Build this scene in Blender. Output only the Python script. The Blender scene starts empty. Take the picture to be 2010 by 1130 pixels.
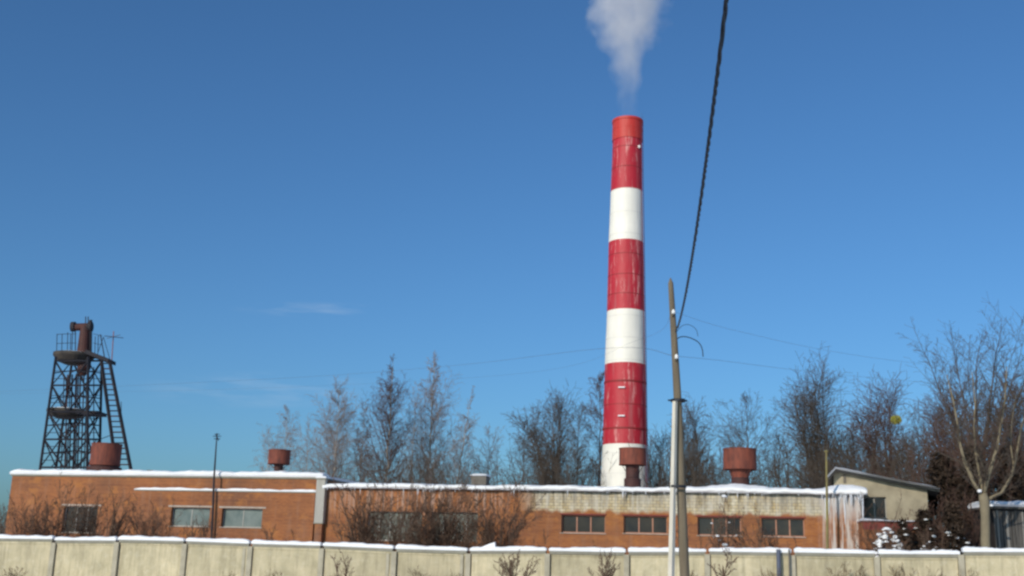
import bpy, math, random
import numpy as np
from mathutils import Vector, Matrix

R = math.radians
random.seed(7)
rnd = random.random
def ru(a, b): return a + (b - a) * random.random()

sc = bpy.context.scene
col = sc.collection

# ------------------------------------------------------------------ camera
W, H, FPX = 2010.0, 1130.0, 2155.0
PITCH, ROLL = R(13.9), 0.028
EYE = Vector((0, 0, 1.6))
F = Vector((0, math.cos(PITCH), math.sin(PITCH)))
R0 = Vector((1, 0, 0)); U0 = Vector((0, -math.sin(PITCH), math.cos(PITCH)))
CR = R0 * math.cos(ROLL) + U0 * math.sin(ROLL)
CU = U0 * math.cos(ROLL) - R0 * math.sin(ROLL)
cam_d = bpy.data.cameras.new('camera')
cam = bpy.data.objects.new('camera', cam_d); col.objects.link(cam)
m = Matrix.Identity(4)
for i in range(3):
    m[i][0] = CR[i]; m[i][1] = CU[i]; m[i][2] = -F[i]; m[i][3] = EYE[i]
cam.matrix_world = m
cam_d.sensor_width = 36; cam_d.lens = FPX / W * 36
cam_d.clip_start = 0.1; cam_d.clip_end = 8000
sc.camera = cam

# ------------------------------------------------------------------ world, sun, exposure
SUN_EL, SUN_AZ = R(21), R(-146)          # azimuth clockwise from +Y
world = bpy.data.worlds.new('World'); sc.world = world; world.use_nodes = True
wn = world.node_tree; wn.nodes.clear()
def wnode(t): return wn.nodes.new(t)
sky = wnode('ShaderNodeTexSky'); sky.sky_type = 'NISHITA'; sky.sun_disc = False
sky.sun_elevation = SUN_EL; sky.sun_rotation = SUN_AZ % (2 * math.pi)
sky.altitude = 150; sky.air_density = 1.0; sky.dust_density = 1.6; sky.ozone_density = 2.4
bg = wnode('ShaderNodeBackground'); bg.inputs['Strength'].default_value = 0.121
out = wnode('ShaderNodeOutputWorld')
# two faint wisps of cirrus low in the sky: soft noise round two directions
tc = wnode('ShaderNodeTexCoord')
def wisp(direction, right, up, ex, ez, amt):
    def dot(v):
        n = wnode('ShaderNodeVectorMath'); n.operation = 'DOT_PRODUCT'; wn.links.new(tc.outputs['Generated'], n.inputs[0]); n.inputs[1].default_value = v; return n.outputs['Value']
    def mt(op, a, b):
        n = wnode('ShaderNodeMath'); n.operation = op
        for i, v in enumerate((a, b)):
            if hasattr(v, 'is_linked'): wn.links.new(v, n.inputs[i])
            else: n.inputs[i].default_value = v
        return n.outputs[0]
    a = mt('DIVIDE', dot(right), ex); b = mt('DIVIDE', dot(up), ez)
    q = mt('ADD', mt('MULTIPLY', a, a), mt('MULTIPLY', b, b))
    front = mt('GREATER_THAN', dot(direction), 0.5)
    mp = wnode('ShaderNodeMapping'); mp.inputs['Scale'].default_value = (7, 7, 45)
    nz = wnode('ShaderNodeTexNoise'); nz.inputs['Scale'].default_value = 3.0; nz.inputs['Detail'].default_value = 4
    wn.links.new(tc.outputs['Generated'], mp.inputs['Vector']); wn.links.new(mp.outputs[0], nz.inputs['Vector'])
    fall = wnode('ShaderNodeMapRange'); fall.interpolation_type = 'SMOOTHSTEP'
    fall.inputs['From Min'].default_value = 1.0; fall.inputs['From Max'].default_value = 0.0; fall.inputs['To Max'].default_value = amt
    wn.links.new(q, fall.inputs['Value'])
    cn = wnode('ShaderNodeMapRange'); cn.inputs['From Min'].default_value = 0.42; cn.inputs['From Max'].default_value = 0.85
    wn.links.new(nz.outputs['Fac'], cn.inputs['Value'])
    return mt('MULTIPLY', mt('MULTIPLY', fall.outputs[0], cn.outputs[0]), front)
def wdir(px, py): return (CR*((px-W_/2)/FP_) - CU*((py-H_P/2)/FP_) + F).normalized()
W_, H_P, FP_ = 2010.0, 1130.0, 2155.0
def wisp_at(px, py, hx, hy, amt):
    d = wdir(px, py); rr_ = (wdir(px+40, py)-d).normalized(); uu = rr_.cross(d).normalized()
    rr_ = (rr_ - d*rr_.dot(d)).normalized()
    return wisp(tuple(d), tuple(rr_), tuple(uu), hx/FP_, hy/FP_, amt)
wa, wb = wisp_at(600, 606, 150, 17, 0.28), wisp_at(520, 765, 260, 40, 0.22)
wadd = wnode('ShaderNodeMath'); wadd.operation = 'ADD'; wn.links.new(wa, wadd.inputs[0]); wn.links.new(wb, wadd.inputs[1])
mx = wnode('ShaderNodeMix'); mx.data_type = 'RGBA'
mx.inputs[7].default_value = (4.6, 5.4, 6.4, 1)
wn.links.new(wadd.outputs[0], mx.inputs[0])
tint = wnode('ShaderNodeMix'); tint.data_type = 'RGBA'; tint.blend_type = 'MULTIPLY'; tint.inputs[0].default_value = 1
tint.inputs[7].default_value = (0.425, 0.73, 1.0, 1)      # the camera's cool, saturated rendering of the sky
wn.links.new(sky.outputs[0], tint.inputs[6]); wn.links.new(tint.outputs[2], mx.inputs[6]); wn.links.new(mx.outputs[2], bg.inputs['Color'])
wn.links.new(bg.outputs[0], out.inputs['Surface'])

sun_d = bpy.data.lights.new('sun', 'SUN'); sun_d.energy = 3.15; sun_d.angle = R(0.5); sun_d.color = (1.0, 0.89, 0.74)
sun = bpy.data.objects.new('sun', sun_d); col.objects.link(sun)
to_sun = Vector((math.sin(SUN_AZ) * math.cos(SUN_EL), math.cos(SUN_AZ) * math.cos(SUN_EL), math.sin(SUN_EL)))
sun.rotation_euler = to_sun.to_track_quat('Z', 'Y').to_euler()
sun.location = to_sun * 100
sc.view_settings.view_transform = 'Standard'; sc.view_settings.look = 'None'
sc.view_settings.exposure = 0.0; sc.view_settings.gamma = 1.0
sc.view_settings.use_curve_mapping = False
sc.cycles.pixel_filter_type = 'BLACKMAN_HARRIS'
sc.cycles.filter_width = 2.6              # the photograph's soft lens
sc.cycles.max_bounces = 6; sc.cycles.transparent_max_bounces = 8
sc.cycles.volume_step_rate = 1.0; sc.cycles.volume_bounces = 5

# ------------------------------------------------------------------ pixel -> place
def ray(px, py):
    d = CR * ((px - W / 2) / FPX) - CU * ((py - H / 2) / FPX) + F
    return d
def P(px, py, Y):
    d = ray(px, py); return EYE + d * (Y / d.y)
class Wall:
    """vertical plane Y = a + b X ; local frame x along it, y inward, z up, origin at X=0"""
    def __init__(s, a, b):
        s.a, s.b = a, b; s.phi = math.atan(b)
        s.t = Vector((math.cos(s.phi), math.sin(s.phi), 0)); s.n = Vector((-math.sin(s.phi), math.cos(s.phi), 0))
    def uz(s, px, py, off=0.0):
        o = Vector((0, s.a, 0)) + s.n * off
        d = ray(px, py); k = (o - EYE).dot(s.n) / d.dot(s.n); p = EYE + d * k
        return (p - Vector((0, s.a, 0))).dot(s.t), p.z
    def world(s, u, v, z): return Vector((0, s.a, 0)) + s.t * u + s.n * v + Vector((0, 0, z))

def gz(x, y=0):
    return 0.012 * max(-60, min(60, x)) + 0.06 * math.sin(x * 0.13) * math.cos(y * 0.11)

# ------------------------------------------------------------------ materials
def new_mat(name):
    mt = bpy.data.materials.new(name); mt.use_nodes = True
    nt = mt.node_tree; nt.nodes.clear()
    o = nt.nodes.new('ShaderNodeOutputMaterial'); b = nt.nodes.new('ShaderNodeBsdfPrincipled')
    nt.links.new(b.outputs[0], o.inputs['Surface'])
    return mt, nt, b
def N(nt, t, **kw):
    n = nt.nodes.new(t)
    for k, v in kw.items():
        if hasattr(n, k): setattr(n, k, v)
    return n
def noise(nt, vec, scale, detail=4, rough=0.55, sc3=None):
    if sc3:
        mp = nt.nodes.new('ShaderNodeMapping'); mp.inputs['Scale'].default_value = sc3
        nt.links.new(vec, mp.inputs['Vector']); vec = mp.outputs[0]
    n = nt.nodes.new('ShaderNodeTexNoise'); n.inputs['Scale'].default_value = scale
    n.inputs['Detail'].default_value = detail; n.inputs['Roughness'].default_value = rough
    nt.links.new(vec, n.inputs['Vector']); return n.outputs['Fac']
def rng(nt, v, a, b, c=0.0, d=1.0):
    n = nt.nodes.new('ShaderNodeMapRange')
    for k, x in (('From Min', a), ('From Max', b), ('To Min', c), ('To Max', d)): n.inputs[k].default_value = x
    nt.links.new(v, n.inputs['Value']); return n.outputs[0]
def mixc(nt, fac, A, B, mode='MIX'):
    n = nt.nodes.new('ShaderNodeMix'); n.data_type = 'RGBA'; n.blend_type = mode
    for s, v in ((0, fac), (6, A), (7, B)):
        if hasattr(v, 'links') or hasattr(v, 'is_linked'): nt.links.new(v, n.inputs[s])
        else: n.inputs[s].default_value = (v if s == 0 else (*v, 1))
    return n.outputs[2]
def mathn(nt, op, a, b=None):
    n = nt.nodes.new('ShaderNodeMath'); n.operation = op
    for i, v in enumerate((a, b)):
        if v is None: continue
        if hasattr(v, 'is_linked'): nt.links.new(v, n.inputs[i])
        else: n.inputs[i].default_value = v
    return n.outputs[0]
def objco(nt):
    return nt.nodes.new('ShaderNodeTexCoord').outputs['Object']
def geoco(nt):
    return nt.nodes.new('ShaderNodeNewGeometry').outputs['Position']
def bump(nt, b, h, dist=0.02, s=0.5):
    n = nt.nodes.new('ShaderNodeBump'); n.inputs['Strength'].default_value = s; n.inputs['Distance'].default_value = dist
    nt.links.new(h, n.inputs['Height']); nt.links.new(n.outputs[0], b.inputs['Normal'])

def simple(name, c1, c2, scale=3.0, rough=0.8, metal=0.0, sc3=None, spec=0.3, world=False, bumpd=0.0, lo=0.3, hi=0.7):
    mt, nt, b = new_mat(name)
    co = geoco(nt) if world else objco(nt)
    f = rng(nt, noise(nt, co, scale, 5, 0.6, sc3), lo, hi)
    nt.links.new(mixc(nt, f, c1, c2), b.inputs['Base Color'])
    b.inputs['Roughness'].default_value = rough; b.inputs['Metallic'].default_value = metal
    b.inputs['Specular IOR Level'].default_value = spec
    if bumpd: bump(nt, b, noise(nt, co, scale * 4, 4, 0.6), bumpd, 0.6)
    return mt

def mat_snow():
    mt, nt, b = new_mat('snow')
    co = geoco(nt); f = rng(nt, noise(nt, co, 2.5, 5), 0.3, 0.75)
    nt.links.new(mixc(nt, f, (0.80, 0.80, 0.815), (0.88, 0.88, 0.885)), b.inputs['Base Color'])
    b.inputs['Roughness'].default_value = 0.7; b.inputs['Specular IOR Level'].default_value = 0.2
    bump(nt, b, noise(nt, co, 6, 5, 0.6), 0.05, 0.5)
    return mt

def xz(nt, co):
    s = nt.nodes.new('ShaderNodeSeparateXYZ'); nt.links.new(co, s.inputs[0])
    ad = mathn(nt, 'ADD', s.outputs[0], s.outputs[1])
    c = nt.nodes.new('ShaderNodeCombineXYZ'); nt.links.new(ad, c.inputs[0]); nt.links.new(s.outputs[2], c.inputs[1])
    return c.outputs[0], s.outputs[0], s.outputs[2]

def mat_brick(name, c1, c2, mortar, pale=None):
    """brick wall in the object's own x-z plane; pale = (z of the pale band's foot, x start, x end)"""
    mt, nt, b = new_mat(name)
    co = objco(nt); v, X, Z = xz(nt, co)
    bt = nt.nodes.new('ShaderNodeTexBrick'); nt.links.new(v, bt.inputs['Vector'])
    bt.inputs['Scale'].default_value = 1.0; bt.inputs['Brick Width'].default_value = 0.26
    bt.inputs['Row Height'].default_value = 0.077; bt.inputs['Mortar Size'].default_value = 0.008
    bt.inputs['Color1'].default_value = (*c1, 1); bt.inputs['Color2'].default_value = (*c2, 1); bt.inputs['Mortar'].default_value = (*mortar, 1)
    big = rng(nt, noise(nt, co, 0.28, 6, 0.65), 0.35, 0.68)
    c = mixc(nt, mathn(nt, 'MULTIPLY', big, 0.72), bt.outputs['Color'], (0.105, 0.058, 0.045))
    pat = rng(nt, noise(nt, co, 0.75, 6, 0.7, (1, 1, 1.6)), 0.54, 0.62)
    c = mixc(nt, mathn(nt, 'MULTIPLY', pat, 0.6), c, (0.42, 0.17, 0.05))
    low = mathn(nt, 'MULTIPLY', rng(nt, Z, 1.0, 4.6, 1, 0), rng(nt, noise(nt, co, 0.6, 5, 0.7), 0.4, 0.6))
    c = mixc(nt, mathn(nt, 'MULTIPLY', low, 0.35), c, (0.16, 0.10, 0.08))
    # courses differ in tone, band by band
    row = rng(nt, noise(nt, co, 1.0, 3, 0.6, (0.05, 0.05, 3.2)), 0.38, 0.62)
    c = mixc(nt, mathn(nt, 'MULTIPLY', row, 0.35), c, (0.40, 0.17, 0.075))
    stain = rng(nt, noise(nt, co, 1.0, 5, 0.6, (2.2, 2.2, 0.3)), 0.52, 0.75)
    c = mixc(nt, mathn(nt, 'MULTIPLY', stain, 0.18), c, (0.36, 0.27, 0.21))
    if pale:
        zf, x0, x1, ztop, xice = pale
        blk = nt.nodes.new('ShaderNodeTexBrick'); nt.links.new(v, blk.inputs['Vector'])
        blk.inputs['Scale'].default_value = 1.0; blk.inputs['Brick Width'].default_value = 0.39
        blk.inputs['Row Height'].default_value = 0.2; blk.inputs['Mortar Size'].default_value = 0.018
        blk.inputs['Color1'].default_value = (0.58, 0.50, 0.33, 1); blk.inputs['Color2'].default_value = (0.47, 0.36, 0.19, 1)
        blk.inputs['Mortar'].default_value = (0.22, 0.18, 0.13, 1)
        wob = mathn(nt, 'MULTIPLY', mathn(nt, 'SUBTRACT', noise(nt, co, 1.1, 4, 0.6, (1, 1, 0.4)), 0.5), 1.0)
        zz = mathn(nt, 'ADD', Z, wob); xx = mathn(nt, 'ADD', X, mathn(nt, 'MULTIPLY', wob, 1.5))
        mk = mathn(nt, 'MULTIPLY', rng(nt, zz, zf - 0.12, zf + 0.12),
                   mathn(nt, 'MULTIPLY', rng(nt, xx, x0 - 0.8, x0 + 0.8), rng(nt, xx, x1, x1 + 0.4, 1, 0)))
        drip = rng(nt, noise(nt, co, 1.0, 5, 0.7, (5.0, 5.0, 0.30)), 0.44, 0.60)
        top = rng(nt, mathn(nt, 'ADD', Z, mathn(nt, 'MULTIPLY', wob, 0.8)), ztop - 1.5, ztop - 0.3)
        pc = mixc(nt, mathn(nt, 'MULTIPLY', drip, mathn(nt, 'MULTIPLY', top, 1.0)), blk.outputs['Color'], (0.10, 0.085, 0.065))
        gr = rng(nt, noise(nt, co, 0.9, 5, 0.6), 0.42, 0.7)
        pc = mixc(nt, mathn(nt, 'MULTIPLY', gr, 0.75), pc, (0.36, 0.34, 0.30))
        frost = rng(nt, noise(nt, co, 1.0, 5, 0.7, (3.0, 3.0, 0.25)), 0.46, 0.62)
        pc = mixc(nt, mathn(nt, 'MULTIPLY', frost, 0.4), pc, (0.66, 0.63, 0.56))
        c = mixc(nt, mk, c, pc)
        # whitish frozen runs at the right-hand end and below the leaking left-hand eave
        run = rng(nt, noise(nt, co, 1.0, 5, 0.75, (3.6, 3.6, 0.22)), 0.47, 0.60)
        e1 = rng(nt, X, xice - 0.5, xice + 0.3)
        e2 = mathn(nt, 'MULTIPLY', rng(nt, X, x0 - 2.5, x0 - 0.5, 1, 0), rng(nt, Z, ztop - 2.4, ztop - 0.9))
        e = mathn(nt, 'MAXIMUM', e1, mathn(nt, 'MULTIPLY', e2, 0.4))
        zn = mathn(nt, 'ADD', Z, mathn(nt, 'MULTIPLY', mathn(nt, 'SUBTRACT', noise(nt, co, 1.0, 5, 0.7, (2.4, 2.4, 0.5)), 0.5), 3.0))
        rime = mathn(nt, 'MULTIPLY', mathn(nt, 'MULTIPLY', rng(nt, X, xice - 1.0, xice + 0.2), rng(nt, zn, ztop - 1.9, ztop - 0.7)), 0.75)
        c = mixc(nt, rime, c, (0.52, 0.50, 0.48))
        c = mixc(nt, mathn(nt, 'MULTIPLY', e, mathn(nt, 'MULTIPLY', run, 0.85)), c, (0.55, 0.52, 0.49))
    nt.links.new(c, b.inputs['Base Color']); b.inputs['Roughness'].default_value = 0.9
    b.inputs['Specular IOR Level'].default_value = 0.15
    inv = mathn(nt, 'SUBTRACT', 1.0, bt.outputs['Fac']); bump(nt, b, inv, 0.01, 0.6)
    return mt

def mat_panel():
    mt, nt, b = new_mat('fence_concrete')
    co = geoco(nt)
    f = rng(nt, noise(nt, co, 0.9, 6, 0.65), 0.3, 0.7)
    c = mixc(nt, f, (0.58, 0.50, 0.335), (0.38, 0.335, 0.22))
    g = rng(nt, noise(nt, co, 1.0, 5, 0.7, (4.5, 4.5, 0.45)), 0.46, 0.66)
    c = mixc(nt, mathn(nt, 'MULTIPLY', g, 0.6), c, (0.27, 0.235, 0.155))
    h = rng(nt, noise(nt, co, 3.2, 5, 0.75), 0.5, 0.7)
    c = mixc(nt, mathn(nt, 'MULTIPLY', h, 0.3), c, (0.64, 0.59, 0.47))
    oi = nt.nodes.new('ShaderNodeObjectInfo')
    hs = nt.nodes.new('ShaderNodeHueSaturation'); nt.links.new(c, hs.inputs['Color'])
    nt.links.new(rng(nt, oi.outputs['Random'], 0, 1, 0.86, 1.1), hs.inputs['Value'])
    nt.links.new(hs.outputs[0], b.inputs['Base Color'])
    b.inputs['Roughness'].default_value = 0.9; b.inputs['Specular IOR Level'].default_value = 0.15
    bump(nt, b, noise(nt, co, 9, 5, 0.7), 0.02, 0.6)
    return mt

def mat_paint(name, c, worn_sheen, amt, streak):
    mt, nt, b = new_mat(name)
    co = objco(nt)
    f = rng(nt, noise(nt, co, 1.0, 6, 0.75, (2.2, 2.2, 0.28)), 0.55, 0.68)
    g = rng(nt, noise(nt, co, 0.35, 4), 0.3, 0.7)
    base = mixc(nt, g, c, tuple(x * 0.86 for x in c))
    base = mixc(nt, mathn(nt, 'MULTIPLY', f, amt), base, worn_sheen)  # streaks of worn paint; on the red they are also painted sheen highlights
    d = rng(nt, noise(nt, co, 1.0, 5, 0.7, (1.2, 1.2, 0.05)), 0.55, 0.75)
    base = mixc(nt, mathn(nt, 'MULTIPLY', d, streak), base, (0.30, 0.24, 0.22))
    nt.links.new(base, b.inputs['Base Color'])
    b.inputs['Roughness'].default_value = 0.55; b.inputs['Specular IOR Level'].default_value = 0.4
    bump(nt, b, noise(nt, co, 1.0, 5, 0.7, (2.0, 2.0, 0.5)), 0.05, 0.7)
    return mt

def mat_bark(name, c1, c2):
    return simple(name, c1, c2, 1.6, 0.9, world=True, spec=0.1)

M = dict(
    snow=mat_snow(),
    brick=mat_brick('brick_orange', (0.38, 0.135, 0.046), (0.26, 0.088, 0.034), (0.22, 0.125, 0.08)),
    panel=mat_panel(),
    post=simple('post_concrete', (0.30, 0.27, 0.20), (0.42, 0.38, 0.29), 2.0, world=True),
    coping=simple('shaded_coping_concrete', (0.20, 0.19, 0.15), (0.28, 0.265, 0.215), 2.0, world=True),  # concrete darkened: the shadow under the snow is put into this colour
    red=mat_paint('red_paint', (0.47, 0.018, 0.032), (0.74, 0.42, 0.38), 0.7, 0.35),
    redtop=mat_paint('red_collar_paint', (0.52, 0.035, 0.026), (0.55, 0.20, 0.15), 0.3, 0.3),
    white=mat_paint('white_paint', (0.86, 0.815, 0.72), (0.60, 0.57, 0.50), 0.25, 0.12),
    soot=simple('soot', (0.02, 0.02, 0.02), (0.04, 0.035, 0.03), 2),
    rust=simple('rusty_red_primer', (0.25, 0.068, 0.040), (0.10, 0.034, 0.026), 2.2, 0.75, bumpd=0.01, sc3=(1.6, 1.6, 0.5)),
    rustdark=simple('rusty_brown_steel', (0.085, 0.030, 0.024), (0.035, 0.018, 0.018), 1.3, 0.7, bumpd=0.01),
    steel=simple('weathered_tower_steel', (0.014, 0.018, 0.028), (0.040, 0.032, 0.034), 0.8, 0.75),
    dishsteel=simple('grey_brown_dish_steel', (0.035, 0.03, 0.028), (0.085, 0.07, 0.055), 1.2, 0.8),
    hoop=simple('hoop_steel', (0.30, 0.02, 0.022), (0.20, 0.03, 0.03), 2, 0.6),
    hoopw=simple('hoop_white', (0.66, 0.62, 0.55), (0.75, 0.72, 0.65), 2, 0.6),
    wood=simple('old_pole_wood', (0.115, 0.09, 0.062), (0.19, 0.155, 0.105), 1.0, 0.85, sc3=(9, 9, 0.7)),
    stub=simple('stub_concrete', (0.50, 0.46, 0.38), (0.62, 0.57, 0.48), 1.5, 0.85, bumpd=0.01),
    cable=simple('black_cable', (0.010, 0.012, 0.017), (0.02, 0.022, 0.03), 3, 0.5),
    wire=simple('aluminium_wire', (0.13, 0.14, 0.16), (0.2, 0.2, 0.22), 3, 0.5, metal=0.5),
    ceramic=simple('white_ceramic', (0.8, 0.8, 0.78), (0.72, 0.72, 0.7), 4, 0.25, spec=0.5),
    frame=simple('window_frame_paint', (0.44, 0.23, 0.15), (0.33, 0.15, 0.10), 3, 0.7),
    framew=simple('window_frame_pale', (0.42, 0.41, 0.38), (0.30, 0.29, 0.26), 3, 0.7),
    sill=simple('sill_sheet', (0.42, 0.36, 0.31), (0.32, 0.25, 0.20), 3, 0.6),
    glassdark=simple('dark_window_glass', (0.010, 0.012, 0.018), (0.05, 0.042, 0.032), 0.7, 0.2, spec=0.25),  # shade of the room behind the glass is put into this near-black
    glassgreen=simple('green_reflection_window_glass', (0.06, 0.095, 0.095), (0.17, 0.20, 0.19), 1.1, 0.3, spec=0.5),  # greenish-grey reflections painted into the pane colour
    glassblock=simple('dull_glass_block', (0.03, 0.045, 0.038), (0.09, 0.095, 0.075), 1.6, 0.4, spec=0.5, sc3=(1, 1, 2)),
    pillar=simple('pale_downpipe_sheet', (0.32, 0.305, 0.27), (0.42, 0.40, 0.36), 1.0, 0.7, sc3=(3, 3, 0.5)),
    stucco=simple('yellow_brick_gable', (0.37, 0.325, 0.235), (0.23, 0.20, 0.145), 1.1, 0.9, bumpd=0.02),
    redwall=simple('dark_red_brick', (0.22, 0.05, 0.045), (0.16, 0.045, 0.035), 1.2, 0.9, bumpd=0.02),
    fascia=simple('weathered_fascia', (0.11, 0.10, 0.085), (0.16, 0.14, 0.12), 2, 0.9),
    plank=simple('grey_old_plank', (0.05, 0.048, 0.045), (0.12, 0.11, 0.10), 1.0, 0.9, sc3=(6, 6, 0.5)),
    paleplank=simple('pale_old_plank', (0.16, 0.15, 0.14), (0.24, 0.23, 0.21), 1.0, 0.9, sc3=(6, 6, 0.5)),
    dark=simple('dark_interior', (0.02, 0.02, 0.02), (0.035, 0.03, 0.03), 1),  # near-black stands in for the unlit space behind windows and planks
    bark=mat_bark('grey_brown_bark', (0.075, 0.058, 0.047), (0.13, 0.105, 0.085)),
    barkred=mat_bark('reddish_twigs', (0.095, 0.055, 0.045), (0.14, 0.085, 0.066)),
    barkbirch=mat_bark('birch_bark', (0.52, 0.48, 0.42), (0.22, 0.19, 0.16)),
    twigbirch=mat_bark('birch_twigs', (0.235, 0.185, 0.165), (0.31, 0.26, 0.235)),
    barkpale=mat_bark('pale_olive_bark', (0.25, 0.21, 0.14), (0.17, 0.14, 0.095)),
    shrub=mat_bark('shrub_twigs', (0.105, 0.062, 0.044), (0.165, 0.11, 0.08)),
    needle=simple('dark_needles', (0.038, 0.026, 0.018), (0.085, 0.055, 0.038), 1.0, 0.9, world=True),
    weed=simple('dry_weed', (0.20, 0.14, 0.075), (0.13, 0.09, 0.055), 2.0, 0.9, world=True),
    mistle=simple('yellow_green_leaves', (0.40, 0.36, 0.05), (0.26, 0.26, 0.05), 3.0, 0.8, world=True),
    yellowpipe=simple('dull_yellow_paint', (0.26, 0.22, 0.07), (0.15, 0.12, 0.06), 1.5, 0.7),
    bluegrey=simple('blue_grey_steel', (0.07, 0.085, 0.13), (0.11, 0.12, 0.16), 1.5, 0.7),
    pinkrod=simple('faded_red_rod', (0.30, 0.11, 0.10), (0.2, 0.08, 0.08), 1.5, 0.7),
    ice=simple('ice', (0.60, 0.62, 0.66), (0.72, 0.73, 0.76), 2, 0.25, spec=0.5),
)

# ------------------------------------------------------------------ object helpers
def tag(o, label=None, cat=None, group=None, kind=None):
    if label: o['label'] = label
    if cat: o['category'] = cat
    if group: o['group'] = group
    if kind: o['kind'] = kind
    return o
def empty(name, loc, rz=0.0, **kw):
    o = bpy.data.objects.new(name, None); col.objects.link(o)
    o.location = loc; o.rotation_euler = (0, 0, rz); o.empty_display_size = 0.3
    return tag(o, **kw)
class MB:
    def __init__(s): s.v = []; s.f = []
    def add(s, vs, fs):
        k = len(s.v); s.v += [tuple(v) for v in vs]; s.f += [tuple(i + k for i in f) for f in fs]; return s
    def box(s, x0, x1, y0, y1, z0, z1):
        return s.add([(x0,y0,z0),(x1,y0,z0),(x1,y1,z0),(x0,y1,z0),(x0,y0,z1),(x1,y0,z1),(x1,y1,z1),(x0,y1,z1)],
                     [(0,3,2,1),(4,5,6,7),(0,1,5,4),(1,2,6,5),(2,3,7,6),(3,0,4,7)])
    def tube(s, pts, rad, n=8, caps=True):
        pts = [Vector(p) for p in pts]
        if not isinstance(rad, (list, tuple)): rad = [rad] * len(pts)
        rings = []
        prev = None
        for i, p in enumerate(pts):
            d = (pts[min(i + 1, len(pts) - 1)] - pts[max(i - 1, 0)]).normalized()
            a = Vector((0, 0, 1)) if abs(d.z) < 0.9 else Vector((1, 0, 0))
            x = d.cross(a).normalized()
            if prev is not None:
                x = (prev - d * prev.dot(d))
                x = x.normalized() if x.length > 1e-6 else d.cross(a).normalized()
            prev = x; y = d.cross(x)
            rings.append([p + (x * math.cos(2*math.pi*k/n) + y * math.sin(2*math.pi*k/n)) * rad[i] for k in range(n)])
        vs = [v for r in rings for v in r]; fs = []
        for i in range(len(pts) - 1):
            for k in range(n):
                fs.append((i*n+k, i*n+(k+1)%n, (i+1)*n+(k+1)%n, (i+1)*n+k))
        if caps: fs.append(tuple(range(n-1, -1, -1))); fs.append(tuple((len(pts)-1)*n + k for k in range(n)))
        return s.add(vs, fs)
    def lathe(s, prof, n=32, cx=0, cy=0, close=False):
        vs = [(cx + r*math.cos(2*math.pi*k/n), cy + r*math.sin(2*math.pi*k/n), z) for r, z in prof for k in range(n)]
        fs = []
        m_ = len(prof)
        for i in range(m_ if close else m_ - 1):
            j = (i + 1) % m_
            for k in range(n): fs.append((i*n+k, i*n+(k+1)%n, j*n+(k+1)%n, j*n+k))
        if not close:
            fs.append(tuple(range(n-1, -1, -1))); fs.append(tuple((m_-1)*n + k for k in range(n)))
        return s.add(vs, fs)
    def prism(s, poly, y0, y1):          # polygon in x-z, extruded in y
        n = len(poly)
        vs = [(x, y0, z) for x, z in poly] + [(x, y1, z) for x, z in poly]
        fs = [tuple(range(n)), tuple(range(2*n-1, n-1, -1))] + [(i, i+n, (i+1)%n+n, (i+1)%n) for i in range(n)]
        return s.add(vs, fs)
    def build(s, name, mat, parent=None, smooth=False, loc=None, **kw):
        me = bpy.data.meshes.new(name); me.from_pydata(s.v, [], s.f); me.update()
        import bmesh as _b
        if len(s.f) < 60000:
            bm = _b.new(); bm.from_mesh(me); _b.ops.recalc_face_normals(bm, faces=bm.faces); bm.to_mesh(me); bm.free()
        me.materials.append(M[mat] if isinstance(mat, str) else mat)
        if smooth: me.polygons.foreach_set('use_smooth', [True] * len(me.polygons))
        o = bpy.data.objects.new(name, me); col.objects.link(o)
        if parent: o.parent = parent
        if loc is not None: o.location = loc
        return tag(o, **kw)
def share(o, name, parent, loc, rot=None):
    c = o.copy(); col.objects.link(c); c.name = name; c.parent = parent; c.location = loc
    if rot is not None: c.rotation_euler = rot
    return c

def snow_strip(mb, path, width, thick, base=0.0, seed=0, step=0.25, lump=0.3, tilt=0.0, y0=None):
    """lumpy rounded snow lying along a line of (x, z) points; y spans width"""
    rr = random.Random(seed)
    pts = []
    for (xa, za), (xb, zb) in zip(path[:-1], path[1:]):
        n = max(1, int(abs(xb - xa) / step))
        for i in range(n):
            t = i / n; pts.append((xa + (xb-xa)*t, za + (zb-za)*t))
    pts.append(path[-1])
    prof = [(-0.5, 0.0), (-0.56, 0.35), (-0.46, 0.8), (-0.2, 1.0), (0.15, 1.0), (0.44, 0.8), (0.53, 0.35), (0.5, 0.0)]
    ph = [rr.uniform(0, 6.28) for _ in range(6)]
    vs = []; n = len(prof)
    for i, (x, z) in enumerate(pts):
        e = min(1.0, min(i, len(pts) - 1 - i) * 0.35 + 0.75)
        k = 1 + lump * (0.45 * math.sin(x * 1.1 + ph[0]) + 0.3 * math.sin(x * 2.7 + ph[1]) + 0.25 * math.sin(x * 6.1 + ph[2]) + rr.uniform(-0.2, 0.2))
        yk = 1 + 0.10 * math.sin(x * 1.9 + ph[3]) + rr.uniform(-0.04, 0.04)
        for a, h in prof:
            yy = a * width * yk
            if y0 is not None: yy = y0 + (a + 0.5) * width * (yk if a < 0 else 1)
            vs.append((x, yy, z + base + thick * h * max(0.15, k) * e))
    fs = []
    for i in range(len(pts) - 1):
        for k in range(n - 1): fs.append((i*n+k, i*n+k+1, (i+1)*n+k+1, (i+1)*n+k))
        fs.append((i*n+n-1, i*n, (i+1)*n, (i+1)*n+n-1))
    fs.append(tuple(range(n))); fs.append(tuple((len(pts)-1)*n + k for k in range(n-1, -1, -1)))
    mb.add(vs, fs); return mb

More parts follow.
